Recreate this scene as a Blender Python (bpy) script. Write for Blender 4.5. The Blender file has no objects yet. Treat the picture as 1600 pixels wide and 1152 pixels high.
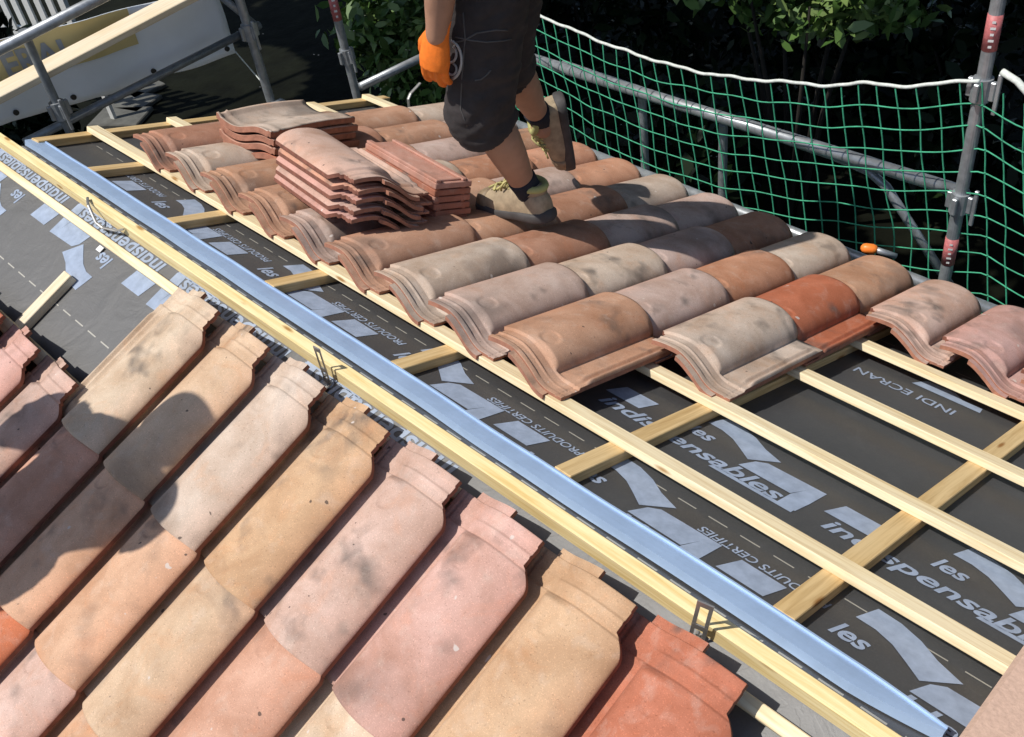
import bpy, bmesh, math, random
import numpy as np
from mathutils import Vector, Matrix, noise
random.seed(7)
S = bpy.context.scene
COL = S.collection
R = math.radians

# ------------------------------------------------------------------ camera
F_PX, YAW, PIT, ROL = 1588.69, 0.9017, 0.7223, -0.1697
CAM = Vector((1.8087, -0.8054, 1.5239))
fw = Vector((-math.sin(YAW)*math.cos(PIT), math.cos(YAW)*math.cos(PIT), -math.sin(PIT)))
rt0 = Vector((math.cos(YAW), math.sin(YAW), 0)); up0 = rt0.cross(fw)
rt = rt0*math.cos(ROL) + up0*math.sin(ROL); up = -rt0*math.sin(ROL) + up0*math.cos(ROL)
cd = bpy.data.cameras.new('camera'); cam = bpy.data.objects.new('camera', cd); COL.objects.link(cam)
cam.matrix_world = Matrix(((rt.x, up.x, -fw.x, CAM.x), (rt.y, up.y, -fw.y, CAM.y), (rt.z, up.z, -fw.z, CAM.z), (0, 0, 0, 1)))
cd.sensor_fit = 'HORIZONTAL'; cd.sensor_width = 36; cd.lens = 36*F_PX/1600
cd.clip_start = .02; cd.clip_end = 4000
S.camera = cam

def at(px, py, Y=None, X=None):
    r = rt*((px-800)/F_PX) - up*((py-576)/F_PX) + fw
    t = (Y-CAM.y)/r.y if Y is not None else (X-CAM.x)/r.x
    return CAM + r*t

# ------------------------------------------------------------------ roof frames
TF, TN = 0.3646, 0.3489
cf, sf, cn, sn = math.cos(TF), math.sin(TF), math.cos(TN), math.sin(TN)
def far(x, s, h=0): return Vector((x, s*cf + h*sf, -s*sf + h*cf))
def near(x, s, h=0): return Vector((x, -s*cn - h*sn, -s*sn + h*cn))
def frame(o, a, b, c):
    return Matrix(((a.x, b.x, c.x, o.x), (a.y, b.y, c.y, o.y), (a.z, b.z, c.z, o.z), (0, 0, 0, 1)))
EX = Vector((1, 0, 0))
FS, FN = Vector((0, cf, -sf)), Vector((0, sf, cf))
NS, NN = Vector((0, -cn, -sn)), Vector((0, -sn, cn))
def far_frame(x, s, h): return frame(far(x, s, h), EX, FS, FN)
def near_frame(x, s, h): return frame(near(x, s, h), -EX, NS, NN)

# ------------------------------------------------------------------ materials
def nodes(name):
    m = bpy.data.materials.new(name); m.use_nodes = True
    nt = m.node_tree; b = nt.nodes['Principled BSDF']
    return m, nt, b
def N(nt, t, **k):
    n = nt.nodes.new(t)
    for a, v in k.items():
        if a in n.inputs.keys() if False else False: pass
        setattr(n, a, v)
    return n
def L(nt, a, b): nt.links.new(a, b)
def noise_node(nt, scale, detail=4, rough=.55, vec=None, dist=0.):
    n = nt.nodes.new('ShaderNodeTexNoise'); n.inputs['Scale'].default_value = scale
    n.inputs['Detail'].default_value = detail; n.inputs['Roughness'].default_value = rough
    n.inputs['Distortion'].default_value = dist
    if vec is not None: L(nt, vec, n.inputs['Vector'])
    return n
def ramp(nt, src, p0, p1, c0=(0, 0, 0, 1), c1=(1, 1, 1, 1)):
    r = nt.nodes.new('ShaderNodeValToRGB'); r.color_ramp.elements[0].position = p0; r.color_ramp.elements[1].position = p1
    r.color_ramp.elements[0].color = c0; r.color_ramp.elements[1].color = c1
    L(nt, src, r.inputs['Fac']); return r
def mix(nt, fac, a, b, mode='MIX'):
    m = nt.nodes.new('ShaderNodeMix'); m.data_type = 'RGBA'; m.blend_type = mode
    for s, v in ((m.inputs[0], fac), (m.inputs[6], a), (m.inputs[7], b)):
        if isinstance(v, (int, float)): s.default_value = v
        elif isinstance(v, tuple): s.default_value = v if len(v) == 4 else v + (1,)
        else: L(nt, v, s)
    return m.outputs[2]
def math_node(nt, op, a, b):
    m = nt.nodes.new('ShaderNodeMath'); m.operation = op
    for s, v in ((m.inputs[0], a), (m.inputs[1], b)):
        if isinstance(v, (int, float)): s.default_value = v
        else: L(nt, v, s)
    return m.outputs[0]
def bump(nt, b, src, strength, dist):
    n = nt.nodes.new('ShaderNodeBump'); n.inputs['Strength'].default_value = strength; n.inputs['Distance'].default_value = dist
    L(nt, src, n.inputs['Height']); L(nt, n.outputs[0], b.inputs['Normal'])
def obj_vec(nt, randomise=True, scale=(1, 1, 1)):
    tc = nt.nodes.new('ShaderNodeTexCoord'); mp = nt.nodes.new('ShaderNodeMapping')
    mp.inputs['Scale'].default_value = scale
    L(nt, tc.outputs['Object'], mp.inputs['Vector'])
    if randomise:
        oi = nt.nodes.new('ShaderNodeObjectInfo'); c = nt.nodes.new('ShaderNodeCombineXYZ')
        for i, k in enumerate((37., 91., 53.)): L(nt, math_node(nt, 'MULTIPLY', oi.outputs['Random'], k), c.inputs[i])
        L(nt, c.outputs[0], mp.inputs['Location'])
    return mp.outputs[0]
def plain(name, col, rough=.6, metal=0., var=.15, scale=20., bumpd=0., spec=.5, vscale=(1, 1, 1)):
    m, nt, b = nodes(name); v = obj_vec(nt, True, vscale)
    n = noise_node(nt, scale, 5, .6, v)
    r = ramp(nt, n.outputs['Fac'], .3, .7)
    c = mix(nt, r.outputs[0], tuple(x*(1-var) for x in col), tuple(min(1, x*(1+var)) for x in col))
    L(nt, c, b.inputs['Base Color']); b.inputs['Roughness'].default_value = rough; b.inputs['Metallic'].default_value = metal
    b.inputs['Specular IOR Level'].default_value = spec
    if bumpd: bump(nt, b, n.outputs['Fac'], .6, bumpd)
    return m

def tile_material():
    m, nt, b = nodes('engobed clay'); v = obj_vec(nt)
    oi = nt.nodes.new('ShaderNodeObjectInfo'); base = oi.outputs['Color']
    big = noise_node(nt, 7, 5, .6, v, .4)
    c = mix(nt, ramp(nt, big.outputs['Fac'], .32, .68).outputs[0], mix(nt, 1., base, (.74, .65, .58), 'MULTIPLY'), mix(nt, 1., base, (1.1, 1.12, 1.14), 'MULTIPLY'))
    # clay showing through worn engobe
    wear = noise_node(nt, 13, 6, .65, v, .8)
    c = mix(nt, math_node(nt, 'MULTIPLY', ramp(nt, wear.outputs['Fac'], .54, .68).outputs[0], .24), c, mix(nt, 1., base, (1.06, .72, .5), 'MULTIPLY'))
    # smoky kiln stains
    st = noise_node(nt, 4.2, 3, .5, v, .3)
    c = mix(nt, math_node(nt, 'MULTIPLY', ramp(nt, st.outputs['Fac'], .56, .72).outputs[0], .55), c, (.095, .085, .08))
    s2 = noise_node(nt, 15, 2, .5, v, .2); s3 = noise_node(nt, 3.3, 1, .5, v)
    mk = math_node(nt, 'MULTIPLY', ramp(nt, s2.outputs['Fac'], .53, .74).outputs[0], ramp(nt, s3.outputs['Fac'], .47, .58).outputs[0])
    c = mix(nt, math_node(nt, 'MULTIPLY', mk, .72), c, (.10, .09, .082))
    bl = noise_node(nt, 24, 3, .6, v, .4)
    c = mix(nt, math_node(nt, 'MULTIPLY', ramp(nt, bl.outputs['Fac'], .54, .72).outputs[0], .18), c, (.60, .52, .45))
    # sand grains
    sp = noise_node(nt, 420, 2, .6, v)
    c = mix(nt, math_node(nt, 'MULTIPLY', ramp(nt, sp.outputs['Fac'], .56, .72).outputs[0], .75), c, mix(nt, 1., c, (1.5, 1.47, 1.45), 'MULTIPLY'))
    sp2 = noise_node(nt, 260, 2, .6, v)
    c = mix(nt, math_node(nt, 'MULTIPLY', ramp(nt, sp2.outputs['Fac'], .62, .72).outputs[0], .55), c, mix(nt, 1., c, (.45, .42, .4), 'MULTIPLY'))
    sx = nt.nodes.new('ShaderNodeSeparateXYZ'); tc2 = nt.nodes.new('ShaderNodeTexCoord'); L(nt, tc2.outputs['Object'], sx.inputs[0])
    fl = math_node(nt, 'ADD', sx.outputs[0], math_node(nt, 'MULTIPLY', math_node(nt, 'SUBTRACT', big.outputs['Fac'], .5), .22))
    c = mix(nt, math_node(nt, 'MULTIPLY', ramp(nt, fl, .22, .29).outputs[0], .42), c, mix(nt, 1., c, (1.02, .74, .60), 'MULTIPLY'))
    # few chips
    ch = noise_node(nt, 55, 1, .3, v)
    c = mix(nt, math_node(nt, 'MULTIPLY', ramp(nt, ch.outputs['Fac'], .80, .815).outputs[0], .8), c, (.06, .045, .04))
    ch2 = noise_node(nt, 38, 1, .3, v)
    c = mix(nt, math_node(nt, 'MULTIPLY', ramp(nt, ch2.outputs['Fac'], .795, .81).outputs[0], .8), c, (.62, .55, .5))
    L(nt, c, b.inputs['Base Color']); b.inputs['Roughness'].default_value = .86; b.inputs['Specular IOR Level'].default_value = .3
    bump(nt, b, sp.outputs['Fac'], .5, .0009)
    return m
def wood_material(name, col, dark, knots=True):
    m, nt, b = nodes(name); v = obj_vec(nt, True, (1.2, 26, 26))
    g = noise_node(nt, 3.2, 6, .62, v, .6)
    c = mix(nt, ramp(nt, g.outputs['Fac'], .30, .58).outputs[0], dark, col)
    v2 = obj_vec(nt, True, (2, 9, 9)); g2 = noise_node(nt, 1.6, 3, .5, v2)
    c = mix(nt, math_node(nt, 'MULTIPLY', ramp(nt, g2.outputs['Fac'], .5, .75).outputs[0], .5), c, mix(nt, 1., c, (.93, .8, .55), 'MULTIPLY'))
    if knots:
        v3 = obj_vec(nt, True, (5, 20, 20)); k = nt.nodes.new('ShaderNodeTexVoronoi'); k.inputs['Scale'].default_value = .9; L(nt, v3, k.inputs['Vector'])
        c = mix(nt, ramp(nt, k.outputs['Distance'], .06, .13, (1, 1, 1, 1), (0, 0, 0, 1)).outputs[0], c, mix(nt, 1., c, (.5, .34, .2), 'MULTIPLY'))
    L(nt, c, b.inputs['Base Color']); b.inputs['Roughness'].default_value = .7; b.inputs['Specular IOR Level'].default_value = .3
    bump(nt, b, g.outputs['Fac'], .4, .001)
    return m
def membrane_material():
    m, nt, b = nodes('roofing membrane'); tc = nt.nodes.new('ShaderNodeTexCoord'); v = tc.outputs['Object']
    a = noise_node(nt, 2.3, 5, .6, v, .5); d = noise_node(nt, 14, 6, .7, v); f = noise_node(nt, 240, 2, .6, v)
    c = mix(nt, ramp(nt, a.outputs['Fac'], .3, .7).outputs[0], (.026, .026, .028), (.041, .041, .043))
    c = mix(nt, math_node(nt, 'MULTIPLY', ramp(nt, d.outputs['Fac'], .55, .75).outputs[0], .4), c, (.078, .077, .078))
    c = mix(nt, math_node(nt, 'MULTIPLY', ramp(nt, f.outputs['Fac'], .5, .7).outputs[0], .3), c, (.075, .075, .077))
    uv = nt.nodes.new('ShaderNodeSeparateXYZ'); L(nt, tc.outputs['UV'], uv.inputs[0])
    fr = math_node(nt, 'FRACT', math_node(nt, 'MULTIPLY', uv.outputs[0], 13.), 0.); on = math_node(nt, 'LESS_THAN', fr, .60)
    tot = None
    for s0 in (.287, .694, .056, 1.10, 1.50):
        k = math_node(nt, 'LESS_THAN', math_node(nt, 'ABSOLUTE', math_node(nt, 'SUBTRACT', uv.outputs[1], s0), 0.), .0017 if s0 > .06 else .0024)
        tot = k if tot is None else math_node(nt, 'MAXIMUM', tot, k)
    c = mix(nt, math_node(nt, 'MULTIPLY', math_node(nt, 'MULTIPLY', tot, on), .85), c, (.42, .40, .34))
    L(nt, c, b.inputs['Base Color']); b.inputs['Roughness'].default_value = .60; b.inputs['Specular IOR Level'].default_value = 1.0; b.inputs['IOR'].default_value = 1.7
    w = noise_node(nt, 5, 3, .5, v, 1.2)
    cr = noise_node(nt, 9, 3, .6, v, 2.5); crs = ramp(nt, cr.outputs['Fac'], .47, .53)
    s = math_node(nt, 'ADD', math_node(nt, 'ADD', w.outputs['Fac'], math_node(nt, 'MULTIPLY', crs.outputs[0], .035)), math_node(nt, 'MULTIPLY', f.outputs['Fac'], .05))
    bump(nt, b, s, .22, .02)
    return m
def leaf_material(name, c0, c1, c2, spec=.5):
    m, nt, b = nodes(name); g = nt.nodes.new('ShaderNodeNewGeometry')
    r = ramp(nt, g.outputs['Random Per Island'], 0., 1., c0+(1,), c2+(1,))
    e = r.color_ramp.elements.new(.5); e.color = c1+(1,)
    L(nt, r.outputs[0], b.inputs['Base Color']); b.inputs['Roughness'].default_value = .42
    b.inputs['Specular IOR Level'].default_value = spec
    return m

M = {}
M['tile'] = tile_material()
M['raw'] = plain('raw clay edge', (.33, .145, .092), .85, var=.25, scale=45, bumpd=.001)
M['lip_shade'] = plain('clay lip with painted shade', (.20, .075, .048), .85, var=.3, scale=45, bumpd=.001)  # right lip faces darkened in colour to stand in for shade between columns
M['batten'] = wood_material('pale pine', (.86, .74, .50), (.66, .50, .28))
M['ridge_wood'] = wood_material('yellow treated pine', (.86, .71, .40), (.68, .50, .21))
M['counter_wood'] = wood_material('brown pine', (.68, .50, .26), (.48, .32, .14))
M['plank_wood'] = wood_material('bleached plank', (.78, .68, .52), (.66, .55, .38))
M['membrane'] = membrane_material()
M['print'] = plain('grey blue print', (.30, .36, .47), .6, var=.16, scale=30, spec=.3)
M['dash'] = plain('pale printed dash', (.42, .40, .34), .6, var=.1)
M['zinc'] = plain('galvanised steel', (.36, .38, .40), .42, .55, .25, 30, .0006)
M['zinc_dark'] = plain('weathered steel', (.23, .25, .27), .5, .5, .25, 30, .0006)
M['strip'] = plain('aluminium flashing', (.40, .54, .77), .42, .25, .08, 14, .0010)
M['bracket'] = plain('bright steel strap', (.50, .49, .47), .38, .8, .12, 40)
M['skin'] = plain('skin', (.42, .225, .145), .55, var=.12, scale=16)
M['shorts'] = plain('charcoal cotton', (.032, .026, .026), .9, var=.25, scale=24, bumpd=.004)
M['seam'] = plain('grey seam piping', (.085, .078, .075), .85)
M['emblem'] = plain('pale print on cloth', (.45, .43, .40), .8)
M['glove'] = plain('orange knit glove', (.90, .20, .015), .75, var=.12, scale=60, bumpd=.002)
M['sock'] = plain('navy sock', (.014, .015, .024), .9, var=.2, scale=80)
M['shoe'] = plain('tan suede', (.36, .28, .185), .85, var=.32, scale=26, bumpd=.003)
M['sole'] = plain('grey rubber sole', (.06, .055, .055), .7, var=.3)
M['toe_cap'] = plain('scuffed toe cap', (.26, .19, .12), .6, var=.3, scale=40)
M['lace'] = plain('olive lace', (.46, .41, .17), .8, var=.4, scale=60)
M['collar'] = plain('yellow green lining', (.40, .385, .15), .85)
M['shirt'] = plain('grey shirt', (.12, .13, .15), .9)
M['hair'] = plain('dark hair', (.02, .014, .01), .7)
M['lip'] = plain('lip', (.30, .10, .08), .5)
M['eye'] = plain('eye', (.7, .7, .68), .2)
M['net'] = plain('green cord', (.05, .36, .20), .7, var=.3, scale=30)
M['rope'] = plain('white rope', (.62, .66, .62), .8, var=.2, scale=60)
M['red'] = plain('red sticker', (.50, .15, .15), .5, var=.25, scale=90)
M['white'] = plain('white paint', (.74, .74, .72), .5, var=.06)
M['banner'] = plain('white tarpaulin', (.80, .87, .97), .6, var=.04, scale=5)
M['banner_yellow'] = plain('faded yellow print', (.60, .50, .24), .6, var=.08, scale=5)
M['banner_text'] = plain('grey letter print', (.27, .30, .34), .6)
M['eyelet'] = plain('black eyelet', (.02, .02, .02), .5)
M['render'] = plain('pink sandy render', (.50, .34, .26), .95, var=.12, scale=120, bumpd=.003)
M['wall'] = plain('cream render', (.55, .48, .38), .9, var=.1, scale=20, bumpd=.004)
M['soil'] = plain('dark leafy soil', (.006, .007, .004), .95, var=.5, scale=3, bumpd=.05, spec=.1)
M['slab'] = plain('mossy paving slab', (.10, .10, .09), .9, var=.3, scale=8, bumpd=.005)
M['bark'] = plain('dark bark', (.018, .014, .010), .9, var=.3, scale=14, bumpd=.02, vscale=(1, 1, .2))
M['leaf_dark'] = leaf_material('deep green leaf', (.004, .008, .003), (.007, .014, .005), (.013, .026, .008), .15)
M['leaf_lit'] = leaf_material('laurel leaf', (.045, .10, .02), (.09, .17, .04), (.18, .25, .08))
M['cap'] = plain('orange plastic', (.85, .22, .03), .4)
M['paper'] = plain('white paper', (.8, .8, .8), .7)

# ------------------------------------------------------------------ object helpers
def mesh_obj(name, bm, mats, parent=None, mw=None, smooth=False, label=None, cat=None, group=None, kind=None):
    me = bpy.data.meshes.new(name); bm.normal_update(); bm.to_mesh(me); bm.free()
    return link_mesh(name, me, mats, parent, mw, smooth, label, cat, group, kind)
def link_mesh(name, me, mats, parent=None, mw=None, smooth=False, label=None, cat=None, group=None, kind=None):
    for m in (mats if isinstance(mats, (list, tuple)) else [mats]): me.materials.append(m)
    if smooth: me.polygons.foreach_set('use_smooth', [True]*len(me.polygons))
    o = bpy.data.objects.new(name, me); COL.objects.link(o)
    if parent: o.parent = parent
    if mw is not None: o.matrix_local = mw
    tag(o, label, cat, group, kind)
    return o
def tag(o, label=None, cat=None, group=None, kind=None):
    if label: o['label'] = label
    if cat: o['category'] = cat
    if group: o['group'] = group
    if kind or cat: o['kind'] = kind or 'thing'
def thing(name, label, cat, loc=(0, 0, 0), group=None, kind=None):
    o = bpy.data.objects.new(name, None); COL.objects.link(o); o.location = loc; o.empty_display_size = .1
    tag(o, label, cat, group, kind); return o
def box_bm(x0, x1, y0, y1, z0, z1, bev=.0015, bm=None):
    b = bmesh.new()
    bmesh.ops.create_cube(b, size=1)
    for v in b.verts: v.co = Vector(((x0+x1)/2 + v.co.x*(x1-x0), (y0+y1)/2 + v.co.y*(y1-y0), (z0+z1)/2 + v.co.z*(z1-z0)))
    if bev: bmesh.ops.bevel(b, geom=b.edges[:], offset=bev, segments=1, affect='EDGES')
    return b
def join(bm, other):
    me = bpy.data.meshes.new('tmp'); other.to_mesh(me); other.free(); bm.from_mesh(me); bpy.data.meshes.remove(me); return bm
def tube(bm, pts, rad, seg=12, flat=1., cap=True, flat_dir=None, dome=False):
    pts = [Vector(p) for p in pts]; n = len(pts)
    rads = list(rad) if hasattr(rad, '__len__') else [rad]*n
    if dome:
        d0 = (pts[0]-pts[1]).normalized(); d1 = (pts[-1]-pts[-2]).normalized(); r0, r1 = rads[0], rads[-1]
        pts = [pts[0]+d0*r0*.95, pts[0]+d0*r0*.6] + pts + [pts[-1]+d1*r1*.6, pts[-1]+d1*r1*.95]
        rads = [r0*.3, r0*.8] + rads + [r1*.8, r1*.3]; n += 4
    rings = []; prev = None
    for i in range(n):
        t = (pts[min(i+1, n-1)] - pts[max(i-1, 0)]).normalized()
        if prev is None:
            a = flat_dir if flat_dir is not None else (Vector((0, 0, 1)) if abs(t.z) < .9 else Vector((0, 1, 0)))
        else: a = prev
        a = (a - t*a.dot(t)).normalized(); prev = a; b2 = t.cross(a)
        rings.append([bm.verts.new(pts[i] + a*rads[i]*flat*math.cos(2*math.pi*k/seg) + b2*rads[i]*math.sin(2*math.pi*k/seg)) for k in range(seg)])
    for i in range(n-1):
        for k in range(seg): bm.faces.new((rings[i][k], rings[i][(k+1) % seg], rings[i+1][(k+1) % seg], rings[i+1][k]))
    if cap:
        bm.faces.new(rings[0][::-1]); bm.faces.new(rings[-1])
    return bm
def tube_bm(*a, **k): return tube(bmesh.new(), *a, **k)
def ball(bm, c, r, sub=2):
    r = Vector(r) if hasattr(r, '__len__') else Vector((r, r, r))
    ret = bmesh.ops.create_icosphere(bm, subdivisions=sub, radius=1)
    for v in ret['verts']: v.co = Vector((v.co.x*r.x, v.co.y*r.y, v.co.z*r.z)) + Vector(c)
def remeshed(bm, voxel, smooth_it=4):
    me = bpy.data.meshes.new('tmp'); bmesh.ops.recalc_face_normals(bm, faces=bm.faces[:]); bm.to_mesh(me); bm.free()
    o = bpy.data.objects.new('tmp', me); COL.objects.link(o)
    r = o.modifiers.new('r', 'REMESH'); r.mode = 'VOXEL'; r.voxel_size = voxel
    s = o.modifiers.new('s', 'SMOOTH'); s.iterations = smooth_it; s.factor = .5
    dg = bpy.context.evaluated_depsgraph_get(); dg.update()
    out = bpy.data.meshes.new_from_object(o.evaluated_get(dg)); bpy.data.objects.remove(o); bpy.data.meshes.remove(me)
    return out
def text_bm(body, size, shear=0., bold=0., extrude=0.0, align='LEFT', space=1.):
    c = bpy.data.curves.new('t', 'FONT'); c.body = body; c.size = size; c.shear = shear; c.offset = bold; c.extrude = extrude; c.align_x = align
    c.space_character = space; c.resolution_u = 4
    o = bpy.data.objects.new('t', c); COL.objects.link(o)
    dg = bpy.context.evaluated_depsgraph_get(); dg.update()
    me = bpy.data.meshes.new_from_object(o.evaluated_get(dg)); bm = bmesh.new(); bm.from_mesh(me)
    bpy.data.objects.remove(o); bpy.data.curves.remove(c); bpy.data.meshes.remove(me)
    return bm

# ------------------------------------------------------------------ world, sun
AZ, EL = R(29), R(58)
sun_dir = Vector((-math.sin(AZ)*math.cos(EL), -math.cos(AZ)*math.cos(EL), math.sin(EL)))
W = bpy.data.worlds.new('World'); S.world = W; W.use_nodes = True
nt = W.node_tree; sky = nt.nodes.new('ShaderNodeTexSky'); sky.sky_type = 'NISHITA'; sky.sun_disc = False
sky.sun_elevation = EL; sky.sun_rotation = math.atan2(sun_dir.x, sun_dir.y)
bg = nt.nodes['Background']; bg.inputs['Strength'].default_value = .125; L(nt, sky.outputs[0], bg.inputs['Color'])
sl = bpy.data.lights.new('sun', 'SUN'); sl.energy = 4.35; sl.angle = R(.5); sl.color = (1, .955, .88)
so = bpy.data.objects.new('sun', sl); COL.objects.link(so); so.rotation_euler = sun_dir.to_track_quat('Z', 'Y').to_euler(); so.location = (0, 0, 12)
S.view_settings.view_transform = 'Standard'; S.view_settings.look = 'None'; S.view_settings.exposure = 0.0; S.view_settings.gamma = 1

# ------------------------------------------------------------------ ground
GZ = -3.2
bm = bmesh.new(); bmesh.ops.create_grid(bm, x_segments=60, y_segments=60, size=600)
for v in bm.verts: v.co.z = 0
mesh_obj('ground', bm, M['soil'], mw=Matrix.Translation((0, 0, GZ)), kind='structure')

# ------------------------------------------------------------------ house with printed membrane
house = thing('house', 'low rendered house whose dark felted roof is being tiled on both slopes', 'house', (0, 0, GZ))
hm = Matrix.Translation((0, 0, -GZ))
def poly_sheet(name, pts, frame_fn, parent, mat):
    bm = bmesh.new(); n = 24
    q = [Vector((p[0], p[1], 0)) for p in pts]
    g = [[None]*(n+1) for _ in range(n+1)]; co = {}; uvl = bm.loops.layers.uv.new('plane')
    for i in range(n+1):
        for j in range(n+1):
            a, b = i/n, j/n
            p = (q[0]*(1-a)+q[1]*a)*(1-b) + (q[3]*(1-a)+q[2]*a)*b
            g[i][j] = bm.verts.new(frame_fn(p.x, p.y, .0)); co[g[i][j]] = (p.x+5, p.y)
    for i in range(n):
        for j in range(n): bm.faces.new((g[i][j], g[i+1][j], g[i+1][j+1], g[i][j+1]))
    bmesh.ops.recalc_face_normals(bm, faces=bm.faces[:])
    for f in bm.faces:
        for l in f.loops: l[uvl].uv = co[l.vert]
    return mesh_obj(name, bm, mat, parent, hm, True)
und_f = poly_sheet('underlay', [(-1.76, 0), (3.2, 0), (3.2, 1.80), (-1.96, 1.80)], far, house, M['membrane'])
und_n = poly_sheet('underlay', [(-1.97, 0), (3.2, 0), (3.2, 2.6), (-1.97, 2.6)], near, house, M['membrane'])
# walls under the roof
bm = bmesh.new()
def wall_prism(bm):
    e = [(-2.35, -2.6*sn-.10), (0, -.06), (1.58, -1.69*sf-.06)]
    prof = [(-2.35, GZ), (1.58, GZ), (1.58, e[2][1]-.08), (0, -.12), (-2.35, -2.5*sn-.12)]
    a = [bm.verts.new((-1.68, y, z)) for y, z in prof]; b = [bm.verts.new((3.1, y, z)) for y, z in prof]
    bm.faces.new(a[::-1]); bm.faces.new(b)
    for i in range(5): bm.faces.new((a[i], a[(i+1) % 5], b[(i+1) % 5], b[i]))
wall_prism(bm); mesh_obj('wall', bm, M['wall'], house, hm)

# logo print: swoosh, block and lettering; local a along the text, b above it
def logo_bm(h):
    bm = bmesh.new()
    def quadstrip(l, r, z):
        vl = [bm.verts.new((p[0], p[1], z)) for p in l]; vr = [bm.verts.new((p[0], p[1], z)) for p in r]
        for i in range(len(l)-1): bm.faces.new((vl[i], vr[i], vr[i+1], vl[i+1]))
    quadstrip([(.222, .150), (.262, .149), (.300, .137), (.335, .115), (.372, .090)], [(.238, .208), (.285, .205), (.330, .190), (.372, .165), (.425, .146)], h)
    # block with an open notch for the last letters
    quadstrip([(.335, -.012), (.545, -.012)], [(.340, .000), (.545, .000)], h)
    quadstrip([(.372, .052), (.505, .052)], [(.388, .098), (.522, .098)], h)
    quadstrip([(.505, .000), (.548, .000)], [(.507, .052), (.553, .052)], h)
    quadstrip([(.507, .052), (.553, .052)], [(.522, .098), (.556, .120)], h)
    quadstrip([(.388, .098), (.522, .098)], [(.41, .116), (.556, .120)], h)
    # second light patch at the start of the slogan
    quadstrip([(-.02, .055), (.085, .055)], [(.0, .115), (.10, .115)], h)
    t = text_bm('indispensables', .066, .25, .0014)
    xs = [v.co.x for v in t.verts]; k = .50/(max(xs)-min(xs))
    for v in t.verts: v.co = Vector((v.co.x*k, v.co.y, h))
    join(bm, t)
    t = text_bm('les', .060, .25, .0014)
    for v in t.verts: v.co = Vector((v.co.x*1.05+.205, v.co.y+.075, h))
    join(bm, t)
    return bm
LOGO = bpy.data.meshes.new('printed_logo'); b0 = logo_bm(0); b0.to_mesh(LOGO); b0.free(); LOGO.materials.append(M['print'])
def place_print(me, name, fr, par):
    o = bpy.data.objects.new(name, me); COL.objects.link(o); o.parent = par; o.matrix_local = fr; return o
for k in range(-4, 4):
    if .55+.605*k < -2.25: continue
    if .55+.605*k > -1.75: place_print(LOGO, 'printed_logo', far_frame(.55+.605*k, .46, .0012), und_f)
    if .52+.605*k > -1.75: place_print(LOGO, 'printed_logo', far_frame(.52+.605*k, .105, .0012), und_f)
for k in range(-4, 3):
    if -.63+.605*k-.56 > -1.9: place_print(LOGO, 'printed_logo', frame(near(-.63+.605*k, .015, .0012), -EX, NS, NN), und_n)
def small_text(body, size, bold=.0006, shear=.25):
    t = text_bm(body, size, shear, bold); me = bpy.data.meshes.new('printed_slogan'); t.to_mesh(me); t.free(); me.materials.append(M['print']); return me
T1 = small_text('PRODUITS CERTIFIES', .031, .0004, .2)
T2 = small_text('INDI ECRAN', .052, .0006, .0)
for k in range(-3, 3):
    x = .70+.605*k
    place_print(T1, 'printed_slogan', frame(far(x, .248, .0012), -EX, -FS, FN), und_f)
for k in range(-1, 2):
    x = 1.112+.9*k
    place_print(T2, 'printed_slogan', frame(far(x, 1.255, .0012), -EX, -FS, FN), und_f)
# light print bars above the upside-down slogan
def bar_mesh(pts, name='printed_bar'):
    bm = bmesh.new(); bm.faces.new([bm.verts.new((p[0], p[1], 0)) for p in pts]); me = bpy.data.meshes.new(name); bm.to_mesh(me); bm.free(); me.materials.append(M['print']); return me
B1 = bar_mesh([(0, 0), (.19, 0), (.185, .03), (.13, .03), (.10, .055), (.02, .055)])
for k in range(-1, 2): place_print(B1, 'printed_bar', far_frame(.96+.9*k, 1.305, .0012), und_f)
# ------------------------------------------------------------------ timber
def bar(name, p0, p1, nrm, w, t, mat, label, cat, group, ext=0):
    """squared timber from p0 to p1 whose underside lies on the segment"""
    d = (p1-p0); ln = d.length; d.normalize(); nrm = (nrm - d*nrm.dot(d)).normalized(); sd = nrm.cross(d)
    return mesh_obj(name, box_bm(0, ln, -w/2, w/2, 0, t, .0018), mat, mw=frame(p0, d, sd, nrm), label=label, cat=cat, group=group)
GB = 'tiling battens across the far slope'
far_b = [(-1.775, 3.0, .314), (-1.81, 3.0, .642), (-1.84, 3.0, .988), (-1.87, 3.0, 1.325), (-1.93, 3.0, 1.668)]
names_b = ['pale pine batten nearest the blue metal strip, carrying the first far tiles',
           'pale pine batten second from the blue strip, bare in front of the dark felt',
           'pale pine batten third from the blue strip, its bare end meeting the orange tile',
           'pale pine batten fourth from the blue strip, crossing beside the upside-down lettering',
           'pale pine batten lowest on the far slope, nearest the green net']
for (x0, x1, s), lb in zip(far_b, names_b):
    dx = random.uniform(-.004, .004)
    bar('tiling_batten', far(x0, s+dx, .028), far(x1, s-dx, .028), FN, .043, .0205, M['batten'], lb, 'batten', GB)
NAILS = []
GC = 'counter battens running down the far slope'
cbx = [(-1.375, 'second from the gable'), (-.853, 'third from the gable'), (-.328, 'fourth from the gable'), (.207, 'meeting the front corner of the tiled rows'),
       (.745, 'under the bare corner of the brown front tile'), (1.272, 'long and bare, nearest the pink chimney'), (1.80, '')]
for x, lb in cbx[:-1]:
    bar('counter_batten', far(x, .118, .001), far(x, 1.80, .001), FN, .046, .027, M['counter_wood'], 'brown counter batten on dark felt, '+lb, 'batten', GC)
bar('counter_batten', far(-1.735, .09, .001), far(-1.935, 1.80, .001), FN, .046, .027, M['counter_wood'], 'counter batten along the gable edge under the batten ends', 'batten', GC)
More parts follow.
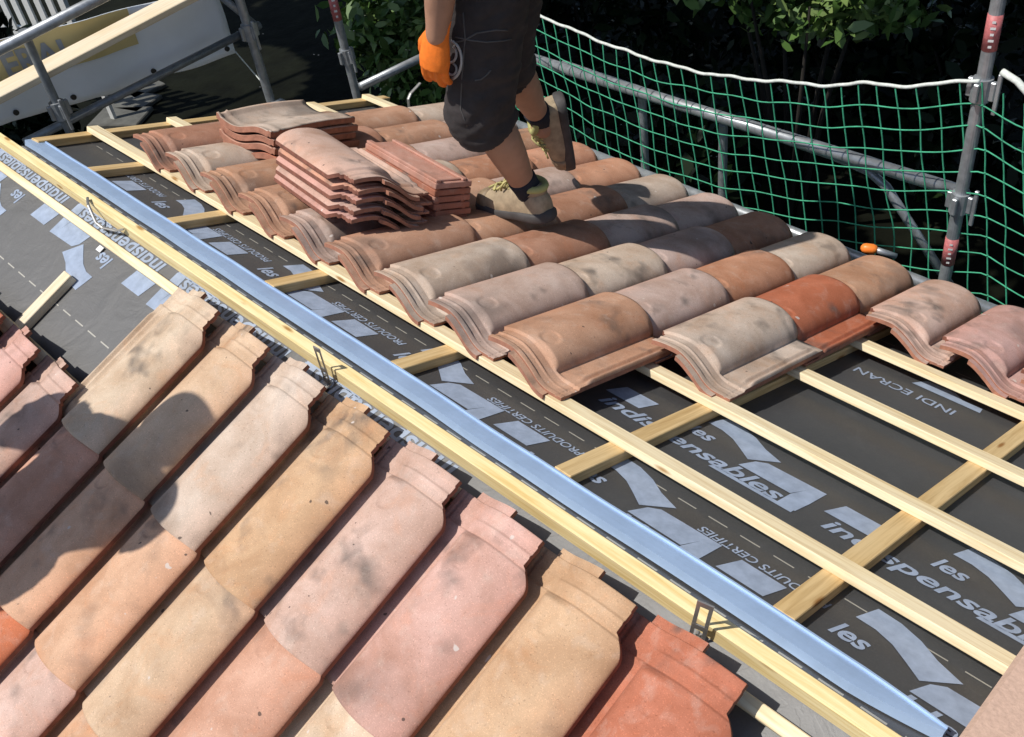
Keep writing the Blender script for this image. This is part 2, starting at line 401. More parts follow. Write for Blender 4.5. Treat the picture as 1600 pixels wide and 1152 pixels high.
# ridge timber
mesh_obj('ridge_batten', box_bm(-2.1, 1.9, -.015, .015, 0, .040, .002), M['ridge_wood'], mw=Matrix.Translation((0, .004, -.003)),
         label='thick yellow ridge timber running along the crest beside the blue strip', cat='timber')
GN = 'tiling battens across the near slope'
for i, (s, h0) in enumerate(((.064, .022), (.42, .028), (.77, .028), (1.12, .028), (1.47, .028))):
    o = bar('tiling_batten', near(1.75, s, h0), near(-1.99 if i == 0 else -1.5, s, h0), NN, .026 if i == 0 else .04, .020 if i == 0 else .0195, M['batten'],
            'thin pine batten just below the yellow ridge timber' if i == 0 else 'pine batten hidden under the near tiles, number %d down the slope' % (i+1), 'batten', GN)
    if i: o['label'] = ['', 'pine batten under the pink tile heads at left of the near slope', 'pine batten under the second tile lap of the near slope', 'pine batten under the third tile lap of the near slope', 'pine batten lowest under the near tiles'][i]
GD = 'counter battens down the near slope'
bar('counter_batten', near(-.915, .20, .001), near(-.915, 2.3, .001), NN, .042, .027, M['plank_wood'], 'short pale counter batten end sticking out of the near tiles onto grey felt', 'batten', GD)
bar('counter_batten', near(-1.46, .27, .001), near(-1.46, 2.3, .001), NN, .042, .027, M['plank_wood'], 'counter batten at the left edge of the picture on grey felt', 'batten', GD)

# nail heads where battens cross
nb = bmesh.new(); tube(nb, [(0, 0, 0), (0, 0, .0016)], .0038, 10); NM = bpy.data.meshes.new('nail'); nb.to_mesh(NM); nb.free(); NM.materials.append(M['zinc_dark'])
fb = [o for o in bpy.data.objects if o.name.startswith('tiling_batten') and o.get('group') == GB]
for o, (x0, x1, s_) in zip(sorted(fb, key=lambda q: -q.location.z if q.location else 0), far_b):
    inv = o.matrix_local.inverted()
    for x, lb in cbx[:-1]:
        if x < x0+.03: continue
        for dy in (-.009, .010):
            p = inv @ far(x+dy*.7+random.uniform(-.004, .004), s_+dy, .055); n_ = bpy.data.objects.new('nail', NM); COL.objects.link(n_); n_.parent = o
            n_.matrix_local = Matrix.Translation((p.x, p.y, .0203))
# ------------------------------------------------------------------ blue metal strip
bm = bmesh.new(); n = 90; rows = []
prof = [(-.021, -.018), (-.0205, .0), (-.006, .0006), (.010, .0008), (.0255, .0002), (.0262, .0040), (.0285, .0044), (.0292, -.012)]
for i in range(n+1):
    t = i/n; x = -1.765 + 3.345*t
    s0 = .089 + .0025*math.sin(5*t) + .0016*math.sin(23*t) + .0006*math.sin(71*t); lift = .020+.003*math.sin(9*t)**2+.0006*math.sin(53*t)
    wv = 1.0; 
    if t > .955: wv = max(.25, 1-.75*((t-.955)/.045)**1.4)
    rows.append([bm.verts.new(far(x, s0 + a*wv + (1-wv)*.012, lift + b)) for a, b in prof])
for i in range(n):
    for j in range(len(prof)-1): bm.faces.new((rows[i][j], rows[i+1][j], rows[i+1][j+1], rows[i][j+1]))
bmesh.ops.recalc_face_normals(bm, faces=bm.faces[:])
o = mesh_obj('metal_strip', bm, M['strip'], smooth=False, label='long pale blue metal strip lying beside the ridge timber', cat='flashing')
md = o.modifiers.new('thick', 'SOLIDIFY'); md.thickness = .0012; md.offset = 1

# ------------------------------------------------------------------ ridge brackets
def bracket(loc, rot, h, w, label, lean=0.):
    t = thing('ridge_bracket', label, 'bracket', loc, 'metal ridge brackets')
    t.rotation_euler = rot
    bm = bmesh.new(); r = w*.23
    for sx in (-1, 1): join(bm, box_bm(sx*w*.36-r*.5, sx*w*.36+r*.5, -.0012, .0012, 0, h, .0004))
    for z0, z1 in ((h*.90, h*1.02), (h*.30, h*.42), (-.004, h*.10)): join(bm, box_bm(-w*.48, w*.48, -.0014, .0014, z0, z1, .0004))
    mesh_obj('strap', bm, M['bracket'], t)
    bm = box_bm(-w*.5, w*.5, -.02, .0, -.006, -.003, .0004); mesh_obj('foot', bm, M['bracket'], t)
    for z in (h*.2, h*.05):
        mesh_obj('rivet', tube_bm([(0, -.004, z), (0, .003, z)], .0035, 10), M['bracket'], t)
    return t
bracket((1.196, -.026, -.004), (R(3), R(9), R(18)), .125, .030, 'slotted steel bracket standing on the ridge timber near the orange tile', 0)
bracket((.136, -.026, -.002), (R(3), R(5), R(8)), .112, .022, 'slotted steel bracket against the ridge timber beside the grey tile head', 0)
t = thing('ridge_bracket', 'thin dark bent bracket lying between the ridge timber and the thin batten', 'bracket', near(-.95, .03, .02), 'metal ridge brackets')
bm = bmesh.new()
pp = [near(-1.09, -.01, .045), near(-1.03, .01, .06), near(-.985, .035, .03), near(-.955, .035, .022), near(-.90, .02, .02), near(-.85, .005, .035)]
tube(bm, [p-near(-.95, .03, .02) for p in pp], .0045, 8, flat=.45); mesh_obj('strap', bm, M['bracket'], t)
mesh_obj('paper_scrap', box_bm(-.013, .013, -.009, .009, 0, .0012, .0003), M['paper'], mw=near_frame(-.915, .088, .006),
         label='small white scrap of paper on the felt below the thin batten', cat='scrap')

# ------------------------------------------------------------------ clay tile mesh
LT, PIT_W, WT = .436, .22, .276
HE = .246
def tile_top(u, v):
    e = LT-v
    taper = 1.0 - .13*(v/LT) - .05*max(0., (.07-e)/.07)
    uc = .180; z = .013; H = .068*taper
    if u <= uc:
        q = (uc-u)/(uc-.078)
        body = H*math.sqrt(max(0., 1-min(1., q)**2.2)) if q < 1 else 0.
        q2 = min(1., (uc-u)/(uc-.045)); soft = H*(.5+.5*math.cos(math.pi*q2))**.85
        k = min(1., max(0., (.075-e)/.012)); z += body*(1-k) + soft*k
    else:
        q = min(1., (u-uc)/(WT-uc)); lip = .047
        z = lip + (.013+H-lip)*max(0., 1-q**2.4)**.66
    def rib(c, w, h): return h*max(0., 1-((u-c)/w)**2) if abs(u-c) < w else 0.
    if v > .03: z += (rib(.006, .006, .009) + rib(.027, .005, .006))*min(1, max(0, (e-.085)/.02)) - (.003 if .013 < u < .020 else 0)
    if e < .064: z -= .0058*min(1, (.064-e)/.0025)
    def xr(c, w, h): return h*min(1., max(0., (w-abs(e-c))/.0018))
    xk = min(1., max(.25, (u-.07)/.03)); z += (xr(.036, .0035, .0032) + xr(.007, .0085, .0042))*xk
    d = math.hypot(u-.146, (e-.108)*.9)
    z -= .0032*max(0., min(1., (.025-d)/.003))
    return z
def u_right(v):
    e = LT-v
    if e < .056: return HE
    if e < .096: return HE + (WT-HE)*math.sin((e-.056)/.040*math.pi/2)**.8
    return WT
def tile_mesh():
    us = [0, .003, .006, .009, .012, .016, .020, .023, .026, .029, .033, .042, .050, .058, .064, .070, .075, .0775, .0785, .0795, .081, .084, .088, .093, .099, .106, .113, .117, .121, .125, .130, .136, .143, .150, .157, .163, .167, .171, .175, .180, .188, .196, .205, .214, .223, .232, .240, .247, .253, .258, .262, .266, .269, .272, .2745, .276]
    vs = [0, .003, .02, .04, .06, .10, .14, .18, .22, .26, .295] + [LT-e for e in (.136, .1355, .132, .129, .125, .120, .115, .108, .102, .096, .091, .087, .083, .079, .075, .071, .067, .0642, .0615, .0605, .0585, .0565, .0555, .050, .044, .0397, .0378, .034, .0323, .0292, .0273, .0236, .0218, .019, .0157, .0137, .010, .006, .002, 0)]
    bm = bmesh.new(); nu, nv = len(us), len(vs); th = .0115
    T = [[None]*nu for _ in range(nv)]; B = [[None]*nu for _ in range(nv)]
    for j, v in enumerate(vs):
        ur = u_right(v)
        for i, u in enumerate(us):
            uu = u if u < .19 else .19 + (u-.19)*(ur-.19)/(WT-.19)
            vv = v + (.004*math.sin(uu*25) if j == 0 else 0)
            z = tile_top(uu, v)
            if j == 0: z -= .0012
            T[j][i] = bm.verts.new((uu, vv, z))
            g = (tile_top(uu+.001, v)-tile_top(uu-.001, v))/.002
            g = max(-2.2, min(2.2, g)) if uu > .035 else 0
            nl = math.sqrt(1+g*g)
            zb = (z - th*1.0/nl) if uu > .035 else .0005
            if uu > ur-.014: g = g*0; zb = z-th
            B[j][i] = bm.verts.new((uu + (th*g/nl if .085 < uu < ur-.014 else 0), vv, zb if uu > .035 else .0008))
    for j in range(nv-1):
        for i in range(nu-1):
            f = bm.faces.new((T[j][i], T[j][i+1], T[j+1][i+1], T[j+1][i])); f.smooth = True
            f = bm.faces.new((B[j][i], B[j+1][i], B[j+1][i+1], B[j][i+1])); f.material_index = 1; f.smooth = True
    for j in range(nv-1):
        bm.faces.new((T[j][0], T[j+1][0], B[j+1][0], B[j][0])).material_index = 1
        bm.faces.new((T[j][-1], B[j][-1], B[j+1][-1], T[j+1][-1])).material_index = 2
    for i in range(nu-1):
        bm.faces.new((T[0][i], B[0][i], B[0][i+1], T[0][i+1])).material_index = 1
        bm.faces.new((T[-1][i], T[-1][i+1], B[-1][i+1], B[-1][i])).material_index = 1
    # hanging lug strip behind the head
    lu = [.040+.012*i for i in range(11)]
    for h0, h1 in ((-.004, -.015),):
        g = [[bm.verts.new((u, v, tile_top(u, LT)-.004+dz)) for u in lu] for v, dz in ((LT+.0006, 0), (LT+.018, -.001), (LT+.018, -.012), (LT+.0006, -.012))]
        for j in range(4):
            for i in range(len(lu)-1): bm.faces.new((g[j][i], g[j][i+1], g[(j+1) % 4][i+1], g[(j+1) % 4][i])).material_index = 0 if j == 0 else 1
        for i in (0, -1): bm.faces.new([g[j][i] for j in range(4)]).material_index = 1
    bmesh.ops.recalc_face_normals(bm, faces=bm.faces[:])
    me = bpy.data.meshes.new('clay_tile'); bm.normal_update(); bm.to_mesh(me); bm.free()
    me.materials.append(M['tile']); me.materials.append(M['raw']); me.materials.append(M['lip_shade']); return me
TILE = tile_mesh()
TILT = .034
PAL = {'grey pink': (186, 164, 154), 'pale grey': (196, 179, 165), 'tan brown': (184, 145, 120), 'brown': (172, 130, 108), 'orange tan': (190, 142, 115),
       'orange': (184, 112, 84), 'pale pink': (198, 170, 157), 'pink': (200, 162, 152), 'cream': (206, 187, 166), 'ochre': (194, 162, 130), 'ochre beige': (199, 172, 146),
       'salmon': (198, 156, 136), 'orange beige': (204, 166, 138), 'bright orange': (196, 122, 88), 'mauve brown': (152, 120, 108), 'terracotta': (182, 116, 92)}
def lin(c): c /= 255; return c/12.92 if c < .04045 else ((c+.055)/1.055)**2.4
ALB = 1.0
def tile(col, mw, label, group, gain=1.):
    o = bpy.data.objects.new('clay_tile', TILE); COL.objects.link(o)
    rj = Matrix.Rotation(random.uniform(-.006, .006), 4, 'Z') @ Matrix.Rotation(random.uniform(-.008, .008), 4, 'Y')
    o.matrix_local = mw @ rj
    c = PAL[col]; j = random.uniform(.94, 1.05)
    o.color = (lin(c[0])*ALB*gain*j, lin(c[1])*ALB*gain*j, lin(c[2])*ALB*gain*j*random.uniform(.97, 1.03), 1)
    tag(o, label, 'roof tile', group); return o
ct, st_ = math.cos(TILT), math.sin(TILT)
def far_tile(x, s_head, h0, col, label, group):
    s_nose = s_head + LT*ct
    o = far(x, s_nose, h0 + LT*st_)
    v = (-FS*ct - FN*st_); u = -EX; n = u.cross(v)
    return tile(col, frame(o, u, v, n), label, group)
def near_tile(x, s_head, h0, col, label, group):
    s_nose = s_head + LT*ct
    o = near(x, s_nose, h0 + LT*st_)
    v = (-NS*ct - NN*st_); u = EX; n = u.cross(v)
    return tile(col, frame(o, u, v, n), label, group)
ORD = ['first', 'second', 'third', 'fourth', 'fifth', 'sixth', 'seventh', 'eighth', 'ninth', 'tenth']
GF = 'clay tiles laid on the far slope'
farcols = {0: ['tan brown', 'grey pink', 'orange tan', 'pale grey'], 1: ['grey pink', 'pale grey', 'grey pink', 'brown'],
           2: ['pale grey', 'brown', 'grey pink', 'grey pink'], 3: ['tan brown', 'tan brown', 'brown', 'pale grey'],
           4: ['grey pink', 'tan brown', 'grey pink', 'orange tan'], 5: ['tan brown', 'pale grey', 'orange tan', 'orange tan'],
           6: ['tan brown', 'tan brown', 'grey pink', 'tan brown'], 7: ['pale grey', 'brown', 'tan brown', 'grey pink'],
           8: ['brown', 'tan brown', 'tan brown', 'pale grey']}
cpos = ['ridge end', 'second from ridge', 'third from ridge', 'eave end']
rowname = ['front row beside the bare battens', 'second row behind the front edge', 'third row behind the front edge', 'fourth row, by the planted shoe',
           'fifth row behind the front edge', 'sixth row behind the front edge', 'seventh row behind the front edge', 'eighth row behind the front edge', 'last row by the gable']
XF, SF0, GF_ = .565, .303, .3535
for k, cols in farcols.items():
    for c, col in enumerate(cols):
        far_tile(XF-k*PIT_W, SF0+GF_*c, .049, col, '%s clay tile, %s of the %s' % (col, cpos[c], rowname[k]), GF)
far_tile(XF+PIT_W, SF0+GF_*1, .049, 'pale grey', 'pale grey clay tile standing forward onto the bare battens left of the orange one', GF)
far_tile(XF+PIT_W, SF0+GF_*2, .049, 'orange', 'bright orange stained clay tile over the bare battens', GF)
far_tile(XF+PIT_W, SF0+GF_*3, .049, 'tan brown', 'tan brown clay tile at the eave right behind the orange one', GF)
far_tile(XF+2*PIT_W, SF0+GF_*3, .049, 'pale pink', 'pale pink grey clay tile at the eave, in front of the net post', GF)
far_tile(XF+3*PIT_W, SF0+GF_*3, .049, 'pink', 'pink orange clay tile at the right edge of the eave', GF)
far_tile(XF+4*PIT_W, SF0+GF_*3, .049, 'salmon', 'salmon clay tile at the eave beyond the pink orange one', GF)

GNR = 'clay tiles laid on the near slope'
nearcols = {(0, 0): 'cream', (1, 0): 'ochre beige', (2, 0): 'pale grey', (3, 0): 'ochre', (4, 0): 'pale pink', (5, 0): 'pink', (6, 0): 'ochre', (7, 0): 'terracotta',
            (-3, 1): 'terracotta', (-2, 1): 'pink', (-1, 1): 'pale pink', (0, 1): 'salmon', (1, 1): 'orange beige', (2, 1): 'orange beige', (3, 1): 'ochre beige', (4, 1): 'salmon', (5, 1): 'cream', (6, 1): 'pale pink',
            (-3, 2): 'pink', (-2, 2): 'pale pink', (-1, 2): 'mauve brown', (0, 2): 'pale pink', (1, 2): 'bright orange', (2, 2): 'pale pink', (3, 2): 'orange beige', (4, 2): 'cream', (5, 2): 'pink',
            (-2, 3): 'salmon', (-1, 3): 'pink', (0, 3): 'pale pink', (1, 3): 'bright orange', (2, 3): 'orange beige', (-4, 1): 'salmon', (-4, 2): 'salmon', (-3, 3): 'pink'}
colname = {-4: 'the column left of the leftmost', -3: 'the leftmost column', -2: 'the second column from the left', -1: 'the column below the grey felt',
           0: 'the first column reaching the ridge', 1: 'the second column reaching the ridge', 2: 'the third column reaching the ridge', 3: 'the fourth column reaching the ridge',
           4: 'the fifth column reaching the ridge', 5: 'the sixth column reaching the ridge', 6: 'the seventh column reaching the ridge', 7: 'the last column by the slotted bracket'}
npos = ['top tile of', 'second tile down of', 'third tile down of', 'fourth tile down of']
XN = -.201
for (k, c), col in nearcols.items():
    near_tile(XN + k*PIT_W - HE, .0514 + .3500*c, .048, col, '%s clay tile, %s %s' % (col, npos[c], colname[k]), GNR)

# ------------------------------------------------------------------ stacks of tiles
GS = 'tiles stacked ready for laying'
cols = ['pink', 'pale pink', 'pink', 'salmon', 'pale pink']
lab = ['lowest', 'second from the bottom', 'middle', 'second from the top', 'top']
def plane_frame(x, s, h, ang):
    v = EX*math.cos(ang) + FS*math.sin(ang); n = FN; u = v.cross(n)
    return frame(far(x, s, h), u, v, n)
for i in range(5):
    j = random.uniform(-.004, .004)
    tile(cols[i], plane_frame(-.715+j, .685+j, .108+i*.0285, R(-8)+random.uniform(-.01, .01)), '%s clay tile, %s in the front stack beside the worker' % (cols[i], lab[i]), GS)
def fitting_bm():
    bm = box_bm(0, .13, 0, .42, -.004, .014, .002)
    join(bm, box_bm(.02, .034, .002, .418, .0142, .022, .002)); join(bm, box_bm(.11, .128, .002, .418, .0142, .024, .002))
    join(bm, box_bm(.012, .118, .396, .408, .0142, .0205, .002))
    return bm
FB = bpy.data.meshes.new('flat_tile'); b0 = fitting_bm(); b0.to_mesh(FB); b0.free(); FB.materials.append(M['tile'])
for i in range(6):
    o = bpy.data.objects.new('flat_tile', FB); COL.objects.link(o)
    o.matrix_local = plane_frame(-.715+random.uniform(-.003, .003), .862, .118+i*.0215, R(-8)+random.uniform(-.012, .012))
    o.color = (.40, .17, .115, 1) if i < 5 else (.50, .27, .21, 1)
    tag(o, 'flat red clay tile, %s in the pile beside the worker' % ['lowest', 'second from the bottom', 'third from the bottom', 'third from the top', 'second from the top', 'top'][i], 'roof tile', GS)
def wave_mesh():
    bm = bmesh.new(); nu, nv = 28, 16; wd, ln = .25, .42
    def z(u, v): return .013*math.sin(u/wd*2*math.pi+.4) + .010*math.cos((v/ln-.5)*3.0) + (.006 if u < .014 or u > wd-.014 else 0) + (.005 if v > ln-.012 or abs(v-ln+.045) < .007 else 0)
    g = [[[bm.verts.new((u, v, z(u, v)+h)) for u in [wd*i/nu for i in range(nu+1)]] for v in [ln*j/nv for j in range(nv-3)]+[ln-.055, ln-.045, ln-.035, ln-.014, ln-.010, ln]] for h in (0, -.019)]
    n2 = len(g[0])
    for j in range(n2-1):
        for i in range(nu):
            f = bm.faces.new((g[0][j][i], g[0][j][i+1], g[0][j+1][i+1], g[0][j+1][i])); f.smooth = True
            f = bm.faces.new((g[1][j][i], g[1][j+1][i], g[1][j+1][i+1], g[1][j][i+1])); f.material_index = 1; f.smooth = True
        for i in (0, nu): bm.faces.new((g[0][j][i], g[0][j+1][i], g[1][j+1][i], g[1][j][i])).material_index = 1
    for j in (0, n2-1):
        for i in range(nu): bm.faces.new((g[0][j][i], g[0][j][i+1], g[1][j][i+1], g[1][j][i])).material_index = 1
    bmesh.ops.recalc_face_normals(bm, faces=bm.faces[:])
    me = bpy.data.meshes.new('flat_tile'); bm.to_mesh(me); bm.free(); me.materials.append(M['tile']); me.materials.append(M['raw']); return me
WAVE = wave_mesh()
cols = ['terracotta', 'salmon', 'salmon', 'pale grey']
lab = ['lowest', 'second from the bottom', 'second from the top', 'top']
for i in range(4):
    v = (-FS + EX*(.22+random.uniform(-.03, .03))).normalized(); u = v.cross(FN)
    o = bpy.data.objects.new('flat_tile', WAVE); COL.objects.link(o)
    o.matrix_local = frame(far(-1.085+random.uniform(-.012, .012), .975+random.uniform(-.015, .015), .118+i*.0265), u, v, FN) @ Matrix.Rotation(random.uniform(-.03, .03), 4, 'Y')
    c = PAL[cols[i]]; o.color = (lin(c[0]), lin(c[1]), lin(c[2]), 1)
    tag(o, '%s wavy flat clay tile, %s in the rear stack near the gable' % (cols[i], lab[i]), 'roof tile', GS)

# ------------------------------------------------------------------ chimney at the lower right
ch = thing('chimney', 'pink sandy rendered chimney block at the lower right corner of the roof', 'chimney', far(1.9, .1, -.3))
def prism(x0, x1, y0, y1, z0, z1, bev=.006):
    return box_bm(x0-1.9, x1-1.9, y0-far(1.9, .1, -.3).y, y1-far(1.9, .1, -.3).y, z0-far(1.9, .1, -.3).z, z1-far(1.9, .1, -.3).z, bev)
mesh_obj('shaft', prism(1.632, 2.30, -.02, .52, -.45, .05), M['render'], ch)
mesh_obj('coping', prism(1.616, 2.32, -.035, .54, .0505, .115, .008), M['render'], ch)

# ------------------------------------------------------------------ worker
def rings_mesh(name, rings, mats, parent, seg=24, caps=True, smooth=True):
    """rings: (centre, right vector, up vector, half width, half height up, half height down, squareness)"""
    bm = bmesh.new(); R_ = []
    for c, r, u, w, hu, hd, p in rings:
        ring = []
        for k in range(seg):
            a = 2*math.pi*k/seg; ca, sa = math.cos(a), math.sin(a)
            x = math.copysign(abs(ca)**(2/p), ca)*w; y = math.copysign(abs(sa)**(2/p), sa)*(hu if sa > 0 else hd)
            ring.append(bm.verts.new(Vector(c)+r*x+u*y))
        R_.append(ring)
    for i in range(len(R_)-1):
        for k in range(seg): bm.faces.new((R_[i][k], R_[i][(k+1) % seg], R_[i+1][(k+1) % seg], R_[i+1][k]))
    if caps: bm.faces.new(R_[0][::-1]); bm.faces.new(R_[-1])
    bmesh.ops.recalc_face_normals(bm, faces=bm.faces[:])
    return mesh_obj(name, bm, mats, parent, smooth=smooth)
def shoe(parent, ankle, toe_dir, up_dir, ln, base):
    f = toe_dir.normalized(); u = (up_dir - f*up_dir.dot(f)).normalized(); r = f.cross(u)
    heel = ankle - f*.065 - u*.085
    P = lambda a, b=0, c=0: (heel + f*a + u*b + r*c - base)
    k = ln/.31
    # upper from heel to toe: station, half width, height
    st = [(.000, .018, .040), (.006, .030, .060), (.030, .038, .078), (.070, .039, .088), (.110, .041, .088), (.150, .045, .078), (.190, .050, .064), (.230, .052, .054), (.262, .050, .048), (.288, .040, .040), (.303, .024, .030), (.308, .010, .020)]
    rings = [(P(a*k, .030), r, u, w, h-.012+.010, .008, 2.6) for a, w, h in st]
    up_ = rings_mesh('shoe_upper', rings, M['shoe'], parent)
    rings = [(P(a*k, .016), r, u, w+.006, .019+.008*(a > .2), .016, 4.) for a, w, h in [(-.004, .016, 0), (.004, .032, 0), (.03, .042, 0), (.08, .041, 0), (.13, .041, 0), (.18, .048, 0), (.23, .054, 0), (.265, .052, 0), (.292, .042, 0), (.308, .026, 0), (.314, .010, 0)]]
    rings_mesh('shoe_sole', rings, M['sole'], parent)
    rings = [(P(a*k, .031), r, u, w+.002, h-.001, .008, 2.6) for a, w, h in [(.236, .052, .0525), (.262, .050, .049), (.288, .041, .041), (.304, .025, .031), (.310, .011, .021)]]
    rings_mesh('toe_cap', rings, M['toe_cap'], parent)
    bm = bmesh.new()
    c0 = [P(.055*k + .048*math.cos(a), .112 + .010*math.cos(a), .037*math.sin(a)) for a in [2*math.pi*i/20 for i in range(21)]]
    tube(bm, c0, .0115, 8); mesh_obj('shoe_collar', bm, M['collar'], parent, smooth=True)
    rings = [(P(.053*k, .085), f, r, .050, .038, .038, 2), (P(.055*k, .112), f, r, .046, .037, .037, 2)]
    rings_mesh('shoe_cuff', rings, M['shoe'], parent)
    bm = bmesh.new()
    for i in range(12):
        a0 = (.095+.011*i)*k; h0 = float(np.interp(a0/k, [.07, .11, .15, .19, .23], [.116, .116, .106, .092, .082]))+.003
        tube(bm, [P(a0+random.uniform(-.01, .01), h0+random.uniform(-.002, .012)-abs(q_)**2*9, q_) for q_ in (-.034+random.uniform(-.006, .006), -.015, random.uniform(-.006, .006), .016, .034+random.uniform(-.006, .006))], .0034, 6)
    for i in range(5):
        a = (.105+.022*i)*k; h = .126-.0125*i
        for s_ in (-1, 1): tube(bm, [P(a, h-.018, -s_*.030), P(a+.006, h-.001, -s_*.014), P(a+.012*s_*.5+.01, h, s_*.012), P(a+.018, h-.018, s_*.030)], .0042, 6)
    for s_ in (-1, 1): tube(bm, [P(.115*k, .121, 0), P(.12*k, .130, s_*.022), P(.135*k, .118, s_*.040), P(.15*k, .10, s_*.043)], .0036, 6)
    mesh_obj('lace', bm, M['lace'], parent, smooth=True)
    return up_
def sock(parent, ankle, knee, base):
    d = (knee-ankle).normalized(); bm = bmesh.new()
    tube(bm, [ankle-d*.045-base, ankle-d*.01-base, ankle+d*.03-base, ankle+d*.062-base, ankle+d*.066-base], [.043, .041, .041, .0435, .041], 20)
    mesh_obj('sock', bm, M['sock'], parent, smooth=True)
def glove(parent, wrist, tip_dir, back_dir, thumb_side, base, curl=.35, mat='glove'):
    f = tip_dir.normalized(); n = (back_dir - f*back_dir.dot(f)).normalized(); r = f.cross(n)*thumb_side   # r points to the thumb
    P = lambda a, b, c: wrist + f*a + r*b + n*c - base
    bm = bmesh.new()
    tube(bm, [P(-.052, 0, 0), P(-.02, 0, 0), P(.0, 0, 0), P(.03, .001, 0), (P(.065, .002, .0)), P(.09, .001, 0)], [.036, .033, .033, .039, .044, .041], 18, flat=.62, flat_dir=n)
    for b, l, r0 in ((.030, .070, .0112), (.010, .078, .0116), (-.011, .072, .0112), (-.030, .056, .0100)):
        c = curl*random.uniform(.8, 1.2); p = [P(.070, b*.95, .0)]; a, z = .088, 0.
        ang = 0.
        p.append(P(a, b, 0))
        for seg in (.45, .32, .23):
            ang += c; a += l*seg*math.cos(ang); z -= l*seg*math.sin(ang); p.append(P(a, b*(1.02), z))
        tube(bm, p, [r0*1.1, r0*1.08, r0, r0*.95, r0*.82], 12, dome=True)
    tube(bm, [P(.012, .026, -.006), P(.040, .046, -.016), P(.066, .054, -.026), P(.086, .052, -.034)], [.017, .0155, .0125, .0105], 12, dome=True)
    me = remeshed(bm, .0032, 3)
    return link_mesh('glove', me, M[mat], parent, smooth=True)

